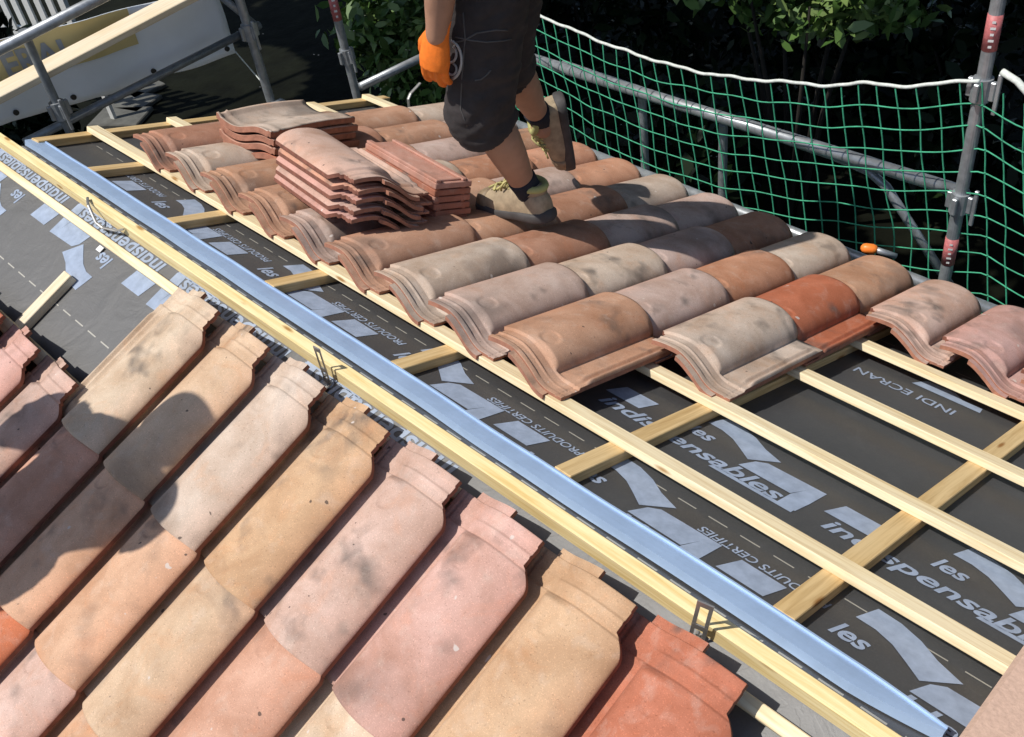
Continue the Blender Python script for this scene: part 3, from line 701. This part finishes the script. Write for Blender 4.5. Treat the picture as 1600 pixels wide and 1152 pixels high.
def person(label, J, base, emblem=False, group=None):
    t = thing('person', label, 'person', base, group)
    B = lambda p: Vector(p)-base
    bm = bmesh.new()
    def limb(ps, rs, **k): tube(bm, [B(p) for p in ps], rs, 16, dome=True, **k)
    lerp = lambda a, b, f: Vector(a)*(1-f)+Vector(b)*f
    side = (Vector(J['shL'])-Vector(J['shR'])).normalized()
    fwd = side.cross(Vector((0, 0, 1))).normalized()*-1
    if fwd.dot(J['face']) < 0: fwd = -fwd
    for sd in 'LR':
        h, k, a = Vector(J['hip'+sd]), Vector(J['knee'+sd]), Vector(J['ank'+sd])
        sh = (k-a).normalized(); cal = -fwd*.014
        limb([h, lerp(h, k, .35), lerp(h, k, .75), k, lerp(k, a, .12)], [.088, .078, .062, .056, .054])
        limb([k, lerp(k, a, .18)+cal*.6, lerp(k, a, .33)+cal, lerp(k, a, .55)+cal*.6, lerp(k, a, .78), lerp(k, a, .93), a], [.054, .055, .058, .051, .041, .037, .037])
        s, e, w = Vector(J['sh'+sd]), Vector(J['elb'+sd]), Vector(J['wr'+sd])
        limb([s, lerp(s, e, .35), lerp(s, e, .75), e], [.056, .050, .043, .041])
        limb([e, lerp(e, w, .25), lerp(e, w, .6), lerp(e, w, .9), w], [.041, .044, .039, .031, .030])
        # foot core
        limb([a, a - Vector((0, 0, .03))], [.037, .040])
    hc = (Vector(J['hipL'])+Vector(J['hipR']))/2; sc = (Vector(J['shL'])+Vector(J['shR']))/2
    tube(bm, [B(hc-Vector((0, 0, .05))), B(lerp(hc, sc, .12)), B(lerp(hc, sc, .4)), B(lerp(hc, sc, .75)), B(lerp(hc, sc, .97)), B(sc+Vector((0, 0, .03)))], [.15, .165, .148, .18, .165, .07], 20, flat=.66, flat_dir=fwd)
    hd = Vector(J['head']); tube(bm, [B(sc), B(lerp(sc, hd, .45)), B(hd-Vector((0, 0, .05)))], [.068, .056, .055], 16)
    ball(bm, B(hd+fwd*.005+Vector((0, 0, .02))), (.086, .086, .108), 3); ball(bm, B(hd+fwd*.028-Vector((0, 0, .06))), (.06, .06, .055), 2)
    ball(bm, B(hd+fwd*.10-Vector((0, 0, .012))), (.016, .016, .022), 2)
    for s_ in (-1, 1): ball(bm, B(hd+side*s_*.084-fwd*.005), (.018, .018, .03), 2)
    link_mesh('body', remeshed(bm, .0085, 5), M['skin'], t, smooth=True)
    for s_ in (-1, 1):
        bm = bmesh.new(); ball(bm, B(hd+fwd*.080+side*s_*.032+Vector((0, 0, .012))), .0125, 2); mesh_obj('eye', bm, M['eye'], t, smooth=True)
    bm = bmesh.new(); tube(bm, [B(hd+fwd*.082+side*.024-Vector((0, 0, .058))), B(hd+fwd*.090-Vector((0, 0, .056))), B(hd+fwd*.082-side*.024-Vector((0, 0, .058)))], .006, 8, dome=True); mesh_obj('mouth', bm, M['lip'], t, smooth=True)
    bm = bmesh.new(); ball(bm, B(hd-fwd*.012+Vector((0, 0, .045))), (.093, .093, .098), 3); ball(bm, B(hd-fwd*.035), (.078, .078, .085), 2)
    link_mesh('hair', remeshed(bm, .01, 2), M['hair'], t, smooth=True)
    # shirt
    bm = bmesh.new()
    tube(bm, [B(lerp(hc, sc, .10)), B(lerp(hc, sc, .4)), B(lerp(hc, sc, .75)), B(lerp(hc, sc, .97)), B(sc+Vector((0, 0, .025)))], [.178, .162, .194, .180, .085], 24, flat=.68, flat_dir=fwd)
    for sd in 'LR':
        s, e = Vector(J['sh'+sd]), Vector(J['elb'+sd]); tube(bm, [B(s), B(lerp(s, e, .4)), B(lerp(s, e, .7))], [.070, .066, .064], 16, dome=False)
    link_mesh('shirt', remeshed(bm, .010, 4), M['shirt'], t, smooth=True)
    # shorts
    bm = bmesh.new()
    tube(bm, [B(hc-Vector((0, 0, .07))), B(hc+Vector((0, 0, .04))), B(lerp(hc, sc, .20))], [.165, .182, .172], 24, flat=.72, flat_dir=fwd)
    for sd in 'LR':
        h, k, a = Vector(J['hip'+sd]), Vector(J['knee'+sd]), Vector(J['ank'+sd])
        tube(bm, [B(h+Vector((0, 0, .03))), B(lerp(h, k, .3)), B(lerp(h, k, .6)), B(lerp(h, k, .85)), B(lerp(h, k, 1.0)), B(lerp(k, a, .17))], [.110, .108, .101, .095, .093, .091], 22)
    me = remeshed(bm, .007, 4)
    for v in me.vertices:
        p = v.co; q = Vector((p.x*9, p.y*9, p.z*26+noise.noise(p*6)*2.2))
        v.co = p + v.normal*(.002+.009*noise.noise(q) + .007*noise.noise(p*17) + .004*noise.noise(Vector((p.x*22, p.y*22, p.z*60))))
    link_mesh('shorts', me, M['shorts'], t, smooth=True)
    for sd in 'LR':
        a, k = Vector(J['ank'+sd]), Vector(J['knee'+sd])
        sock(t, a, k, base)
        shoe(t, a, Vector(J['toe'+sd]), Vector(J['up'+sd]), .305, base)
        glove(t, Vector(J['wr'+sd]), Vector(J['tip'+sd])-Vector(J['wr'+sd]), Vector(J['back'+sd]), 1 if sd == 'L' else -1, base)
    return t
V = Vector
ankL = at(828, 300, Y=.93); kneeL = at(748, 176, Y=.80); hipL = at(765, -75, Y=.86)
ankR = at(846, 186, Y=1.25); kneeR = at(782, 92, Y=1.02); hipR = at(790, -80, Y=1.03)
wrL = at(683, 56, Y=.68); tipL = at(676, 150, Y=.66); elbL = at(694, -95, Y=.69)
J = dict(hipL=hipL, hipR=hipR, kneeL=kneeL, kneeR=kneeR, ankL=ankL, ankR=ankR, shL=hipL+V((-.08, -.10, .50)), shR=hipR+V((-.16, .10, .50)),
         elbL=elbL, wrL=wrL, tipL=tipL, elbR=hipR+V((-.05, .16, .22)), wrR=hipR+V((.05, .14, .0)), tipR=hipR+V((.07, .12, -.16)),
         head=(hipL+hipR)/2+V((-.17, 0, .76)), face=V((-1, -.2, 0)), toeL=at(742, 326, Y=.93)-at(835, 345, Y=.93), toeR=at(866, 285, Y=1.31)-at(850, 195, Y=1.25),
         upL=V((.1, .1, 1)), upR=V((-.50, -.82, .1)), backL=V((.30, -.95, .1)), backR=V((.3, .9, 0)))
worker = person('worker in dark shorts and orange glove walking across the laid tiles', J, far(-.3, 1.0, .1))
# pale round emblem on the shorts
def emblem(parent, base):
    bm = bmesh.new(); c = Vector(J['hipL'])*.42+Vector(J['kneeL'])*.58
    out = (CAM-c).normalized(); d = (Vector(J['kneeL'])-Vector(J['hipL'])).normalized(); rr = d.cross(out).normalized()
    ax = -rr
    return c, d, out, ax
sh = [o for o in worker.children if o.name.startswith('shorts')][0]
def project_on(o, px, py):
    dg = bpy.context.evaluated_depsgraph_get(); dg.update()
    r = rt*((px-800)/F_PX) - up*((py-576)/F_PX) + fw
    base = worker.location
    ok, p, n, i = o.ray_cast(CAM-base, r.normalized()); return (p, n) if ok else (None, None)
bm = bmesh.new()
for cx, cy, ra, rb, a0, a1, w in ((703, 94, 19, 30, -80, 75, .0042), (704, 84, 10, 14, -60, 200, .0036), (707, 108, 7, 9, -70, 160, .0032)):
    pts = []
    for i in range(15):
        a = R(a0+(a1-a0)*i/14); p, n = project_on(sh, cx+ra*math.cos(a), cy+rb*math.sin(a))
        if p is not None: pts.append(p+n*.0015)
    if len(pts) > 2: tube(bm, pts, w, 6)
if len(bm.verts): mesh_obj('emblem', bm, M['emblem'], worker, smooth=True)
else: bm.free()

bm = bmesh.new()
for pts_ in ([(712, 58), (735, 63), (760, 66), (785, 64), (806, 60)], [(742, 126), (752, 124), (762, 116), (770, 106)], [(724, 20), (727, 60), (722, 120), (720, 170), (735, 212)], [(712, 66), (726, 63), (745, 52), (775, 47), (803, 48)]):
    pts = []
    for i in range(len(pts_)-1):
        for f in (0, .33, .66):
            p, n = project_on(sh, pts_[i][0]*(1-f)+pts_[i+1][0]*f, pts_[i][1]*(1-f)+pts_[i+1][1]*f)
            if p is not None: pts.append(p+n*.0006)
    if len(pts) > 3: tube(bm, pts, .0022, 6)
mesh_obj('seam', bm, M['seam'], worker, smooth=True)

# ------------------------------------------------------------------ scaffold, net, banner
YN = 2.15
def sticker(parent, p0, p1, r):
    bm = tube_bm([p0, p1], r, 16); mesh_obj('sticker', bm, M['red'], parent, smooth=True)
    d = (p1-p0); bm = bmesh.new(); out = (CAM-p0-parent.location); out.z = 0; out.normalize(); sd = Vector((-out.y, out.x, 0))
    for i in range(5):
        c = p0 + d*(.12+.17*i) + out*(r+.0008); hw = r*(.34 if i % 2 else .22)
        bm.faces.new([bm.verts.new(c+sd*a+d*b) for a, b in ((-hw, 0), (hw, 0), (hw, .07), (-hw, .07))])
    mesh_obj('sticker_text', bm, M['white'], parent)
def coupler(parent, p, r=.031, h=.075):
    bm = tube_bm([p-Vector((0, 0, h/2)), p+Vector((0, 0, h/2))], r, 14)
    for dx, dy in ((.036, 0), (-.036, 0), (0, .036), (0, -.036)):
        join(bm, box_bm(p.x+dx-.009, p.x+dx+.009, p.y+dy-.009, p.y+dy+.009, p.z-h*.42, p.z+h*.42, .003))
    join(bm, box_bm(p.x+.045, p.x+.058, p.y-.006, p.y+.006, p.z-.075, p.z+.06, .002))
    mesh_obj('coupler', bm, M['zinc'], parent)
def post(name, x, y, z0, z1, label, group, couplers=(), stickers=(), mat='zinc', r=.0215):
    t = thing(name, label, 'scaffold pole', (x, y, z0), group)
    mesh_obj('pole', tube_bm([(0, 0, 0), (0, 0, z1-z0)], r, 18), M[mat], t, smooth=False)
    for z in couplers: coupler(t, V((0, 0, z-z0)))
    for a, b in stickers: sticker(t, V((0, 0, a-z0)), V((0, 0, b-z0)), r+.0012)
    if z0 < GZ+.1: mesh_obj('base_plate', box_bm(-.075, .075, -.075, .075, 0, .008, .001), M[mat], t)
    return t
def rail(pts, label, group, r=.0245, mat='zinc', name='scaffold_rail'):
    o = Vector(pts[0]); bm = tube_bm([Vector(p)-o for p in pts], r, 16)
    ob = mesh_obj(name, bm, M[mat], mw=Matrix.Translation(o), smooth=True, label=label, cat='scaffold pole', group=group); return ob
GSC = 'scaffold poles round the roof'
pz = lambda x, y: at(x, y, Y=YN).z
P0 = at(1530, 125, Y=YN)
pxx = P0.x+.012
post('scaffold_post', pxx, YN, GZ, 1.3, 'tall grey scaffold pole with red stickers where the green net is tied', GSC, couplers=(pz(1507, 318), pz(1530, 138)), stickers=((pz(1549, 78), pz(1553, 20)), (pz(1500, 418), pz(1505, 376))))
a, b = at(800, 82, Y=YN+.06), at(1508, 302, Y=YN+.06); d = b-a
rail([a-d*.04, b], 'long grey guard rail behind the green net', GSC)
c1, c2, c3, c4 = at(1300, 243, Y=YN+.1), at(1358, 268, Y=YN+.1), at(1385, 292, Y=YN+.1), at(1484, 446, Y=YN+.1)
c0 = at(880, 100, Y=YN+.1)
rail([c0, c1, c2, c3, c4], 'thin bent brace curving down from the guard rail to the sticker pole', GSC, .017)
q = at(1130, 195, Y=YN+.12); post('scaffold_post', q.x, q.y, GZ, q.z, 'short grey pole under the middle of the guard rail', GSC, r=.019)
q = at(1003, 150, Y=YN+.12); post('scaffold_post', q.x, q.y, GZ, q.z, 'short grey pole under the guard rail behind the worker\'s foot', GSC, r=.019)
a, b = at(1100, 309, Y=YN-.08), at(1600, 504, Y=YN-.08); d = b-a
rail([a-d*.9, b+d*.4], 'pale ledger pole along the eave just past the tile ends', GSC, .022)
# gable side
XG = -2.4
def gp(x, y, X=XG): return at(x, y, X=X)
a, b = gp(0, 77, XG+.06), gp(150, 1, XG+.06); rail([a-(b-a)*.6, b+(b-a)*2.2], 'top guard rail along the gable in front of the white fence', GSC, .022)
a, b = gp(75, 205, XG-.03), gp(400, 42, XG-.03); rail([a-(b-a)*.1, b+(b-a)*.02], 'lower dark rail along the gable crossing in front of the banner', GSC, .018, 'zinc_dark')
a, b = gp(563, 136, XG-.02), gp(655, 92, XG-.02); rail([a, b+(b-a)*1.2], 'grey rail leaving the gable corner behind the worker', GSC, .022)
q = gp(402, 85); q1 = gp(424, 165); post('scaffold_post', q.x, (q.y+q1.y)/2, GZ, .9, 'grey scaffold pole at the end of the banner', GSC, couplers=(gp(393, 48).z,))
q = gp(540, 80); post('scaffold_post', q.x, q.y, GZ, .9, 'grey scaffold pole with a red sticker left of the leafy shrub', GSC, couplers=(gp(547, 85).z,), stickers=((gp(530, 30).z, gp(518, -20).z),))
q = gp(70, 130); post('scaffold_post', q.x+.03, q.y, gp(96, 200).z-.05, gp(38, 50).z+.02, 'short dark strut between the gable rails in front of the banner', GSC, couplers=(gp(66, 128).z-.12,), mat='zinc_dark', r=.018)
a, b = gp(340, -10, XG-.02), gp(400, 40, XG-.02); rail([a, b], 'short dark brace at the top corner of the banner', GSC, .016, 'zinc_dark')
# small pipe foot at the base of the pole
q = at(440, 172, X=XG+.05); t = thing('pole_clamp', 'grey clamp at the gable edge beside the banner pole', 'clamp', q)
bm = tube_bm([(-.05, 0, 0), (.03, 0, .005), (.07, .06, -.01)], .02, 12); join(bm, box_bm(-.03, .03, -.03, .03, -.03, .045, .005)); mesh_obj('jaw', bm, M['zinc'], t)
q = at(637, 165, X=-2.0); t = thing('verge_clip', 'small bright metal hook at the end of the last batten behind the glove', 'clip', q)
bm = tube_bm([(0, 0, -.06), (0, .01, .03), (0, .03, .05), (0, .10, .075)], .010, 8, flat=.4); mesh_obj('strap', bm, M['bracket'], t)
# guard board
a, b = gp(-20, 156, XG-.06), gp(290, -5, XG-.06); d = (b-a)
bd = d.normalized(); wn = V((0, 0, 1)); wn = (wn-bd*wn.dot(bd)).normalized(); sdv = wn.cross(bd)
mesh_obj('guard_board', box_bm(-.5, d.length*2.2, -.066, .066, -.014, .014, .003), M['plank_wood'], mw=frame(a, bd, sdv, wn),
         label='cream timber guard board running along the gable scaffold above the banner', cat='plank', group=None)
# banner
t = thing('banner', 'white banner with faded yellow panel and grey letters tied to the gable scaffold', 'banner', gp(200, 120, XG-.12))
bo = t.location
bl, br = gp(-120, 231, XG-.23), gp(371, 84, XG-.19); hgt = V((0, 0, .33))
nx, nz = 40, 12
bm = bmesh.new(); G = []
def bpoint(a, b):
    p = bl*(1-a)+br*a + hgt*b; return p + V((-.02*math.sin(9*a+2*b)*math.sin(3*b+.5)-.012*math.sin(21*a), 0, -.008*math.sin(math.pi*(a*4 % 1))*(1-b)))
for j in range(nz+1): G.append([bm.verts.new(bpoint(i/nx, j/nz)-bo) for i in range(nx+1)])
for j in range(nz):
    for i in range(nx):
        f = bm.faces.new((G[j][i], G[j][i+1], G[j+1][i+1], G[j+1][i])); f.smooth = True
        f.material_index = 0
o = mesh_obj('sheet', bm, [M['banner']], t); md = o.modifiers.new('thick', 'SOLIDIFY'); md.thickness = .003; md.offset = -1
def on_banner(bm_flat, a0, b0, ka, kb, off):
    for v in bm_flat.verts: v.co = bpoint(a0+v.co.x*ka, b0+v.co.y*kb) + V((off, 0, 0)) - bo
    return bm_flat
bm = bmesh.new(); bmesh.ops.create_grid(bm, x_segments=40, y_segments=10, size=.5)
for v in bm.verts: v.co.x += .5; v.co.y += .5
mesh_obj('yellow_panel', on_banner(bm, 0.0, .50, .70, .50, .006), M['banner_yellow'], t, smooth=True)
bl_len = (br-bl).length
tb = text_bm('ERAL', .135, 0, .004); bmesh.ops.subdivide_edges(tb, edges=tb.edges[:], cuts=1)
mesh_obj('lettering', on_banner(tb, .29, .56, 1/bl_len*1.0, 1/.33, .010), M['banner_text'], t)
for a in (.05, .27, .44, .71, .975):
    p = bpoint(a, .10)-bo; mesh_obj('eyelet', tube_bm([p+V((-.002, 0, 0)), p+V((.008, 0, 0))], .012, 12), M['eyelet'], t)
p0 = bpoint(1, .02)-bo; mesh_obj('tie_cord', tube_bm([p0, gp(412, 132)-bo], .003, 6), M['rope'], t)

# safety net
net = thing('safety_net', 'green square mesh safety net with white edge rope along the eave', 'safety net', (pxx, YN, P0.z))
no = net.location
rope_px = [(780, -10), (815, 10), (900, 50), (1000, 88), (1100, 115), (1200, 127), (1300, 133), (1400, 133), (1530, 127)]
rp = [at(x, y, Y=YN-.03) for x, y in rope_px]
def rope_at(x):
    for i in range(len(rp)-1):
        if x <= rp[i+1].x or i == len(rp)-2:
            f = (x-rp[i].x)/(rp[i+1].x-rp[i].x); return rp[i].z*(1-f)+rp[i+1].z*f
xl, xr_ = rp[0].x-.1, rp[-1].x
def net_pt(x, d):     # x along the rope, d below it
    zz = rope_at(max(x, rp[0].x)) if x <= xr_ else rp[-1].z - .05*(x-xr_)/.3 - .10*max(0, .3-(x-xr_))*(x-xr_)/.09*.3
    xx = x + .19*d
    y = YN-.03 + .035*math.sin(2.1*x+.5)*min(1, d*2) + .012*noise.noise(V((x*4, d*4, 0))) + (max(0, x-xr_)*.0)
    return V((xx + .012*noise.noise(V((x*5, d*5, 3.))), y, zz - d*1.0 + .012*noise.noise(V((x*6, d*6, 9.)))))
NR = 16; xs = []
x = xr_+.96
while x > xl: xs.append(x); x -= .068
bm = bmesh.new()
for x in xs: tube(bm, [net_pt(x, .078*j/2)-no for j in range(2*NR+1)], .0027, 5, cap=False)
for j in range(1, NR+1):
    fine = np.linspace(xs[-1], xs[0], len(xs)*2)
    tube(bm, [net_pt(float(x), .078*j)-no for x in fine], .0027, 5, cap=False)
for x in xs:
    for j in range(1, NR+1): ball(bm, net_pt(x, .078*j)-no, .0046, 1)
mesh_obj('cord_mesh', bm, M['net'], net, smooth=True)
bm = bmesh.new(); tube(bm, [net_pt(float(x), 0)-no+V((0, 0, .0015*math.sin(60*x))) for x in np.linspace(xs[-1], xr_, 160)], .0062, 8)
mesh_obj('edge_rope', bm, M['rope'], net, smooth=True)
bm = bmesh.new(); tube(bm, [net_pt(xr_+.0, 0)-no+V((.05, .03, .03)), net_pt(xr_+.10, 0)-no+V((0, .02, .045)), net_pt(xr_+.2, 0)-no+V((0, 0, .0)), net_pt(xr_+.5, 0)-no, net_pt(xr_+.96, 0)-no], .011, 8)
mesh_obj('edge_rope', bm, M['rope'], net, smooth=True)
# orange cap at the eave
q = far(.520, 1.83, .135); t = thing('rail_cap', 'small orange plastic cap on a metal peg at the eave', 'cap', q)
bm = tube_bm([(-.012, -.006, .009), (.008, .004, .008)], .0165, 14, dome=True); mesh_obj('cap', bm, M['cap'], t, smooth=True)
mesh_obj('peg', tube_bm([(.01, .005, .008), (.07, .045, -.02)], .010, 12), M['zinc'], t, smooth=True)

# ------------------------------------------------------------------ garden: trees, shrubs, fence, slabs
rng = np.random.default_rng(5)
lit_spots = [at(625, 55, Y=4.4), at(585, 105, Y=4.2), at(1210, 8, Y=4.6), at(1120, -5, Y=4.8), at(1310, -2, Y=4.6), at(670, 10, Y=4.5), at(1060, 150, Y=4.2), at(980, 60, Y=5.)]
lit_r = [.36, .26, .44, .26, .26, .26, .12, .16]
sd_np = np.array(sun_dir)
def leaf_cloud(name, pts, nrm_bias, size, aspect, mat, parent, shape='quad'):
    n = len(pts)
    d = rng.normal(size=(n, 3)); d /= np.linalg.norm(d, axis=1)[:, None]
    d = d*.9 + np.array(nrm_bias); d /= np.linalg.norm(d, axis=1)[:, None]
    a = rng.normal(size=(n, 3)); a -= d*(a*d).sum(1)[:, None]; a /= np.linalg.norm(a, axis=1)[:, None]; b = np.cross(d, a)
    ln = size*rng.uniform(.6, 1.25, n)[:, None]; wd = ln*aspect
    if shape == 'leaf':
        loc = [(-.5, 0, 0), (-.2, -.5, .06), (.2, -.42, .05), (.55, 0, -.06), (.2, .42, .05), (-.2, .5, .06)]
    else: loc = [(-.5, -.5, 0), (.5, -.5, 0), (.5, .5, 0), (-.5, .5, 0)]
    k = len(loc); co = np.empty((n, k, 3))
    for i, (p, q_, r_) in enumerate(loc): co[:, i] = pts + a*ln*p + b*wd*q_ + d*ln*r_
    me = bpy.data.meshes.new(name)
    me.vertices.add(n*k); me.vertices.foreach_set('co', co.reshape(-1).astype(np.float32))
    me.loops.add(n*k); me.loops.foreach_set('vertex_index', np.arange(n*k, dtype=np.int32))
    me.polygons.add(n); me.polygons.foreach_set('loop_start', np.arange(0, n*k, k, dtype=np.int32)); me.polygons.foreach_set('loop_total', np.full(n, k, dtype=np.int32))
    me.update(); me.validate()
    return link_mesh(name, me, mat, parent)
def crown_points(n, c, r, clumps=40, spread=.24):
    cc = rng.normal(size=(clumps, 3)); cc /= np.linalg.norm(cc, axis=1)[:, None]; cc *= rng.uniform(.35, 1., clumps)[:, None]**.5
    p = cc[rng.integers(0, clumps, n)] + rng.normal(size=(n, 3))*spread
    return np.array(c) + p*np.array(r)
def shade_filter(p):
    land = p - sd_np*((p[:, 2]+.5)/sd_np[2])[:, None]
    keep = ((land[:, 1] > 2.75) | (land[:, 0] < -3.9)) & (p[:, 2] > .9)
    # gaps through which single branches catch the sun
    for q_, r_ in zip(lit_spots, lit_r):
        w = p - np.array(q_); al = w@sd_np; dist = np.linalg.norm(w - al[:, None]*sd_np, axis=1)
        keep &= ~((dist < r_) & (al > 0))
    q_ = np.array((-9., 2.6, -1.6)); w = p-q_; al = w@sd_np; dist = np.linalg.norm(w - al[:, None]*sd_np, axis=1); keep &= ~((dist < 1.3) & (al > 0))
    return p[keep]
def tree(x, y, c, r, n, label):  # tree whose crown, out of view, is added to keep sun off the garden
    t = thing('added_shade_tree', label, 'tree', (x, y, GZ), 'garden trees with crowns added out of view for shade')
    o = V((x, y, GZ)); top = V(c)-o
    bm = bmesh.new(); tube(bm, [(0, 0, 0), (.03, 0, 1.0), (top.x*.3, top.y*.3, 2.4), (top.x*.8, top.y*.8, top.z)], [.20, .15, .12, .05], 12)
    for i in range(5):
        a = i*1.26+.3; st = V((top.x*.3, top.y*.3, 2.4+.25*i)); en = top + V((math.cos(a)*r[0]*.6, math.sin(a)*r[1]*.6, .2*i))
        tube(bm, [st, st.lerp(en, .5)+V((0, 0, .3)), en], [.07, .05, .02], 8)
    mesh_obj('trunk', bm, M['bark'], t, smooth=True)
    p = shade_filter(crown_points(n, c, r)) - np.array(o)
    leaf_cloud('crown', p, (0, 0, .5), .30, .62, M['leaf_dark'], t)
tree(-7.6, 6.4, (-6.6, 4.6, 3.6), (2.6, 2.8, 1.8), 15000, 'tall dark tree beyond the gable and the leafy shrub, unseen crown added for shade')
tree(-3.4, 8.0, (-2.9, 5.4, 3.6), (2.6, 3.0, 1.8), 17000, 'tall dark tree behind the worker, unseen crown added for shade')
tree(.9, 7.6, (.9, 5.2, 3.6), (2.6, 3.0, 1.8), 16000, 'tall dark tree behind the middle of the net, unseen crown added for shade')
tree(4.6, 7.4, (4.3, 5.2, 3.4), (2.4, 3.0, 1.8), 10000, 'tall dark tree behind the right end of the net, unseen crown added for shade')
tree(-9.6, -.2, (-8.2, .6, 3.6), (3.0, 2.6, 1.8), 15000, 'tall dark tree left of the gable, unseen crown added to shade the garden')
tree(-7.3, .9, (-5.9, 2.0, 3.9), (1.8, 2.2, 1.6), 8000, 'slender dark tree nearest the banner, unseen crown added for shade')
# shrubs
def shrub(name, x, y, z0, c, r, n, size, mat, label, cat, group, clumps=30, spread=.22, lit=None):
    t = thing(name, label, cat, (x, y, z0), group); o = V((x, y, z0)); top = V(c)-o
    bm = bmesh.new()
    for i in range(6):
        a = i*1.05; en = top + V((math.cos(a)*r[0]*.6, math.sin(a)*r[1]*.6, r[2]*.4*math.sin(i*2.1)))
        tube(bm, [V((math.cos(a)*.06, math.sin(a)*.06, 0)), en*.5+V((0, 0, .1)), en], [.028, .018, .007], 7)
    mesh_obj('trunk', bm, M['bark'], t, smooth=True)
    p = crown_points(n, c, r, clumps, spread)
    p = p[p[:, 2] > z0+.05] - np.array(o)
    leaf_cloud('crown', p, (sd_np*.55), size, .42, mat, t, 'leaf')
GH = 'dark evergreen shrubs behind the net'
s1 = at(640, 50, Y=4.4)
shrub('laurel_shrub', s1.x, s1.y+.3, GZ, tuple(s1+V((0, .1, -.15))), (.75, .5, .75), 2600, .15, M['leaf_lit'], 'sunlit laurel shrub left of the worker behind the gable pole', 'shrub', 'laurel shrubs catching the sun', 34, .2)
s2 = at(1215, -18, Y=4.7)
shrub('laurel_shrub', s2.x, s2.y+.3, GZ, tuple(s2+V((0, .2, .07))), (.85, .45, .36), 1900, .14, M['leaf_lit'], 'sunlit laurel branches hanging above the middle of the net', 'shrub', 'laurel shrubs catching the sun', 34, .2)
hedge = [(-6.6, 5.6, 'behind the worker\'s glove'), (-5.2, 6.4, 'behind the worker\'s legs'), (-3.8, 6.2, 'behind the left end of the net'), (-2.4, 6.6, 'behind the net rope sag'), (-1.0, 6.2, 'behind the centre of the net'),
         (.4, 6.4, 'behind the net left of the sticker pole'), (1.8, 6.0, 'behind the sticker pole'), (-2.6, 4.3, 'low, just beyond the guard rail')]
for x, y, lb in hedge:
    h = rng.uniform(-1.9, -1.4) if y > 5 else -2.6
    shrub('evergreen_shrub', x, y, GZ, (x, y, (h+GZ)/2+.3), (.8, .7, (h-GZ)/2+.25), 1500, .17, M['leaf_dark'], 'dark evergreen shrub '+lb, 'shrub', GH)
# white picket fence far beyond the gable
fp = thing('picket_fence', 'sunlit white picket fence at the far top left', 'fence', (-9, 2.4, GZ)); fp.rotation_euler = (0, 0, R(-72)); fp.location = (-9.6, 2.35, -2.35)
bm = bmesh.new()
for z in (.12, .62): join(bm, box_bm(-.02, .02, -1.15, 1.15, z, z+.06, .002))
for y in (-1.0, 1.0): join(bm, box_bm(-.06, -.021, y-.03, y+.03, GZ+2.35, .9, .003))
mesh_obj('fence_rail', bm, M['white'], fp)
for i in range(13):
    y = -1.1+i*.18
    b_ = box_bm(.021, .043, y-.045, y+.045, .02, 1.15, .003); mesh_obj('picket', b_, M['white'], fp)
shrub('evergreen_shrub', -8.2, 2.0, GZ, (-8.2, 1.75, -2.35), (.5, .42, .8), 1500, .15, M['leaf_dark'], 'dark shrub in front of the white picket fence', 'shrub', GH)
for i, (x, y) in enumerate(((217, 138), (205, 163), (190, 188))):
    r_ = rt*((x-800)/F_PX) - up*((y-576)/F_PX) + fw; tt = (GZ-CAM.z)/r_.z; p = CAM+r_*tt
    o = mesh_obj('paving_slab', box_bm(-.3, .3, -.2, .2, 0, .05, .01), M['slab'], mw=Matrix.Translation((p.x, p.y, GZ+.002)) @ Matrix.Rotation(.3*i, 4, 'Z'),
             label='dim stepping slab on the dark ground, %s below the banner' % ['nearest', 'middle one', 'lowest in view'][i], cat='paving slab', group='stepping slabs below the banner')

# second worker standing on the near slope, outside the picture, whose shadow falls on the tiles
tip = near(.01, .28, .09)              # where the top of the head throws its shadow
best = None
for i in range(400):
    t = .8+i*.005; p = tip + sun_dir*t; sl_ = (-p.y - NN.y*-.0)/cn
    f = near(p.x, 0, 0); q = p - V((0, 0, 1.75)); s_ = -q.y/cn; e = q.z - near(0, s_, .13).z
    if best is None or abs(e) < best[0]: best = (abs(e), q.copy(), s_)
f0 = near(best[1].x, best[2], .13)
A_ = lambda x, y, z: f0 + V((x, y, z))
J2 = dict(hipL=A_(-.10, -.02, .90), hipR=A_(.10, -.02, .90), kneeL=A_(-.12, .04, .50), kneeR=A_(.12, .05, .50), ankL=A_(-.12, 0, .09), ankR=A_(.12, 0, .09),
          shL=A_(-.19, .02, 1.42), shR=A_(.19, .02, 1.42), elbL=A_(-.31, .02, 1.16), elbR=A_(.25, .06, 1.16), wrL=A_(-.24, .20, 1.02), wrR=A_(.10, .24, 1.04),
          tipL=A_(-.16, .32, .96), tipR=A_(-.02, .32, 1.02), head=A_(0, .05, 1.63), face=V((0, 1, 0)), toeL=V((-.1, 1, .25)), toeR=V((.1, 1, .25)), upL=V((0, -.2, 1)), upR=V((0, -.2, 1)), backL=V((-.3, .3, .9)), backR=V((.3, .3, .9)))
person('second worker standing on the near tiles whose shadow falls across them', J2, f0)
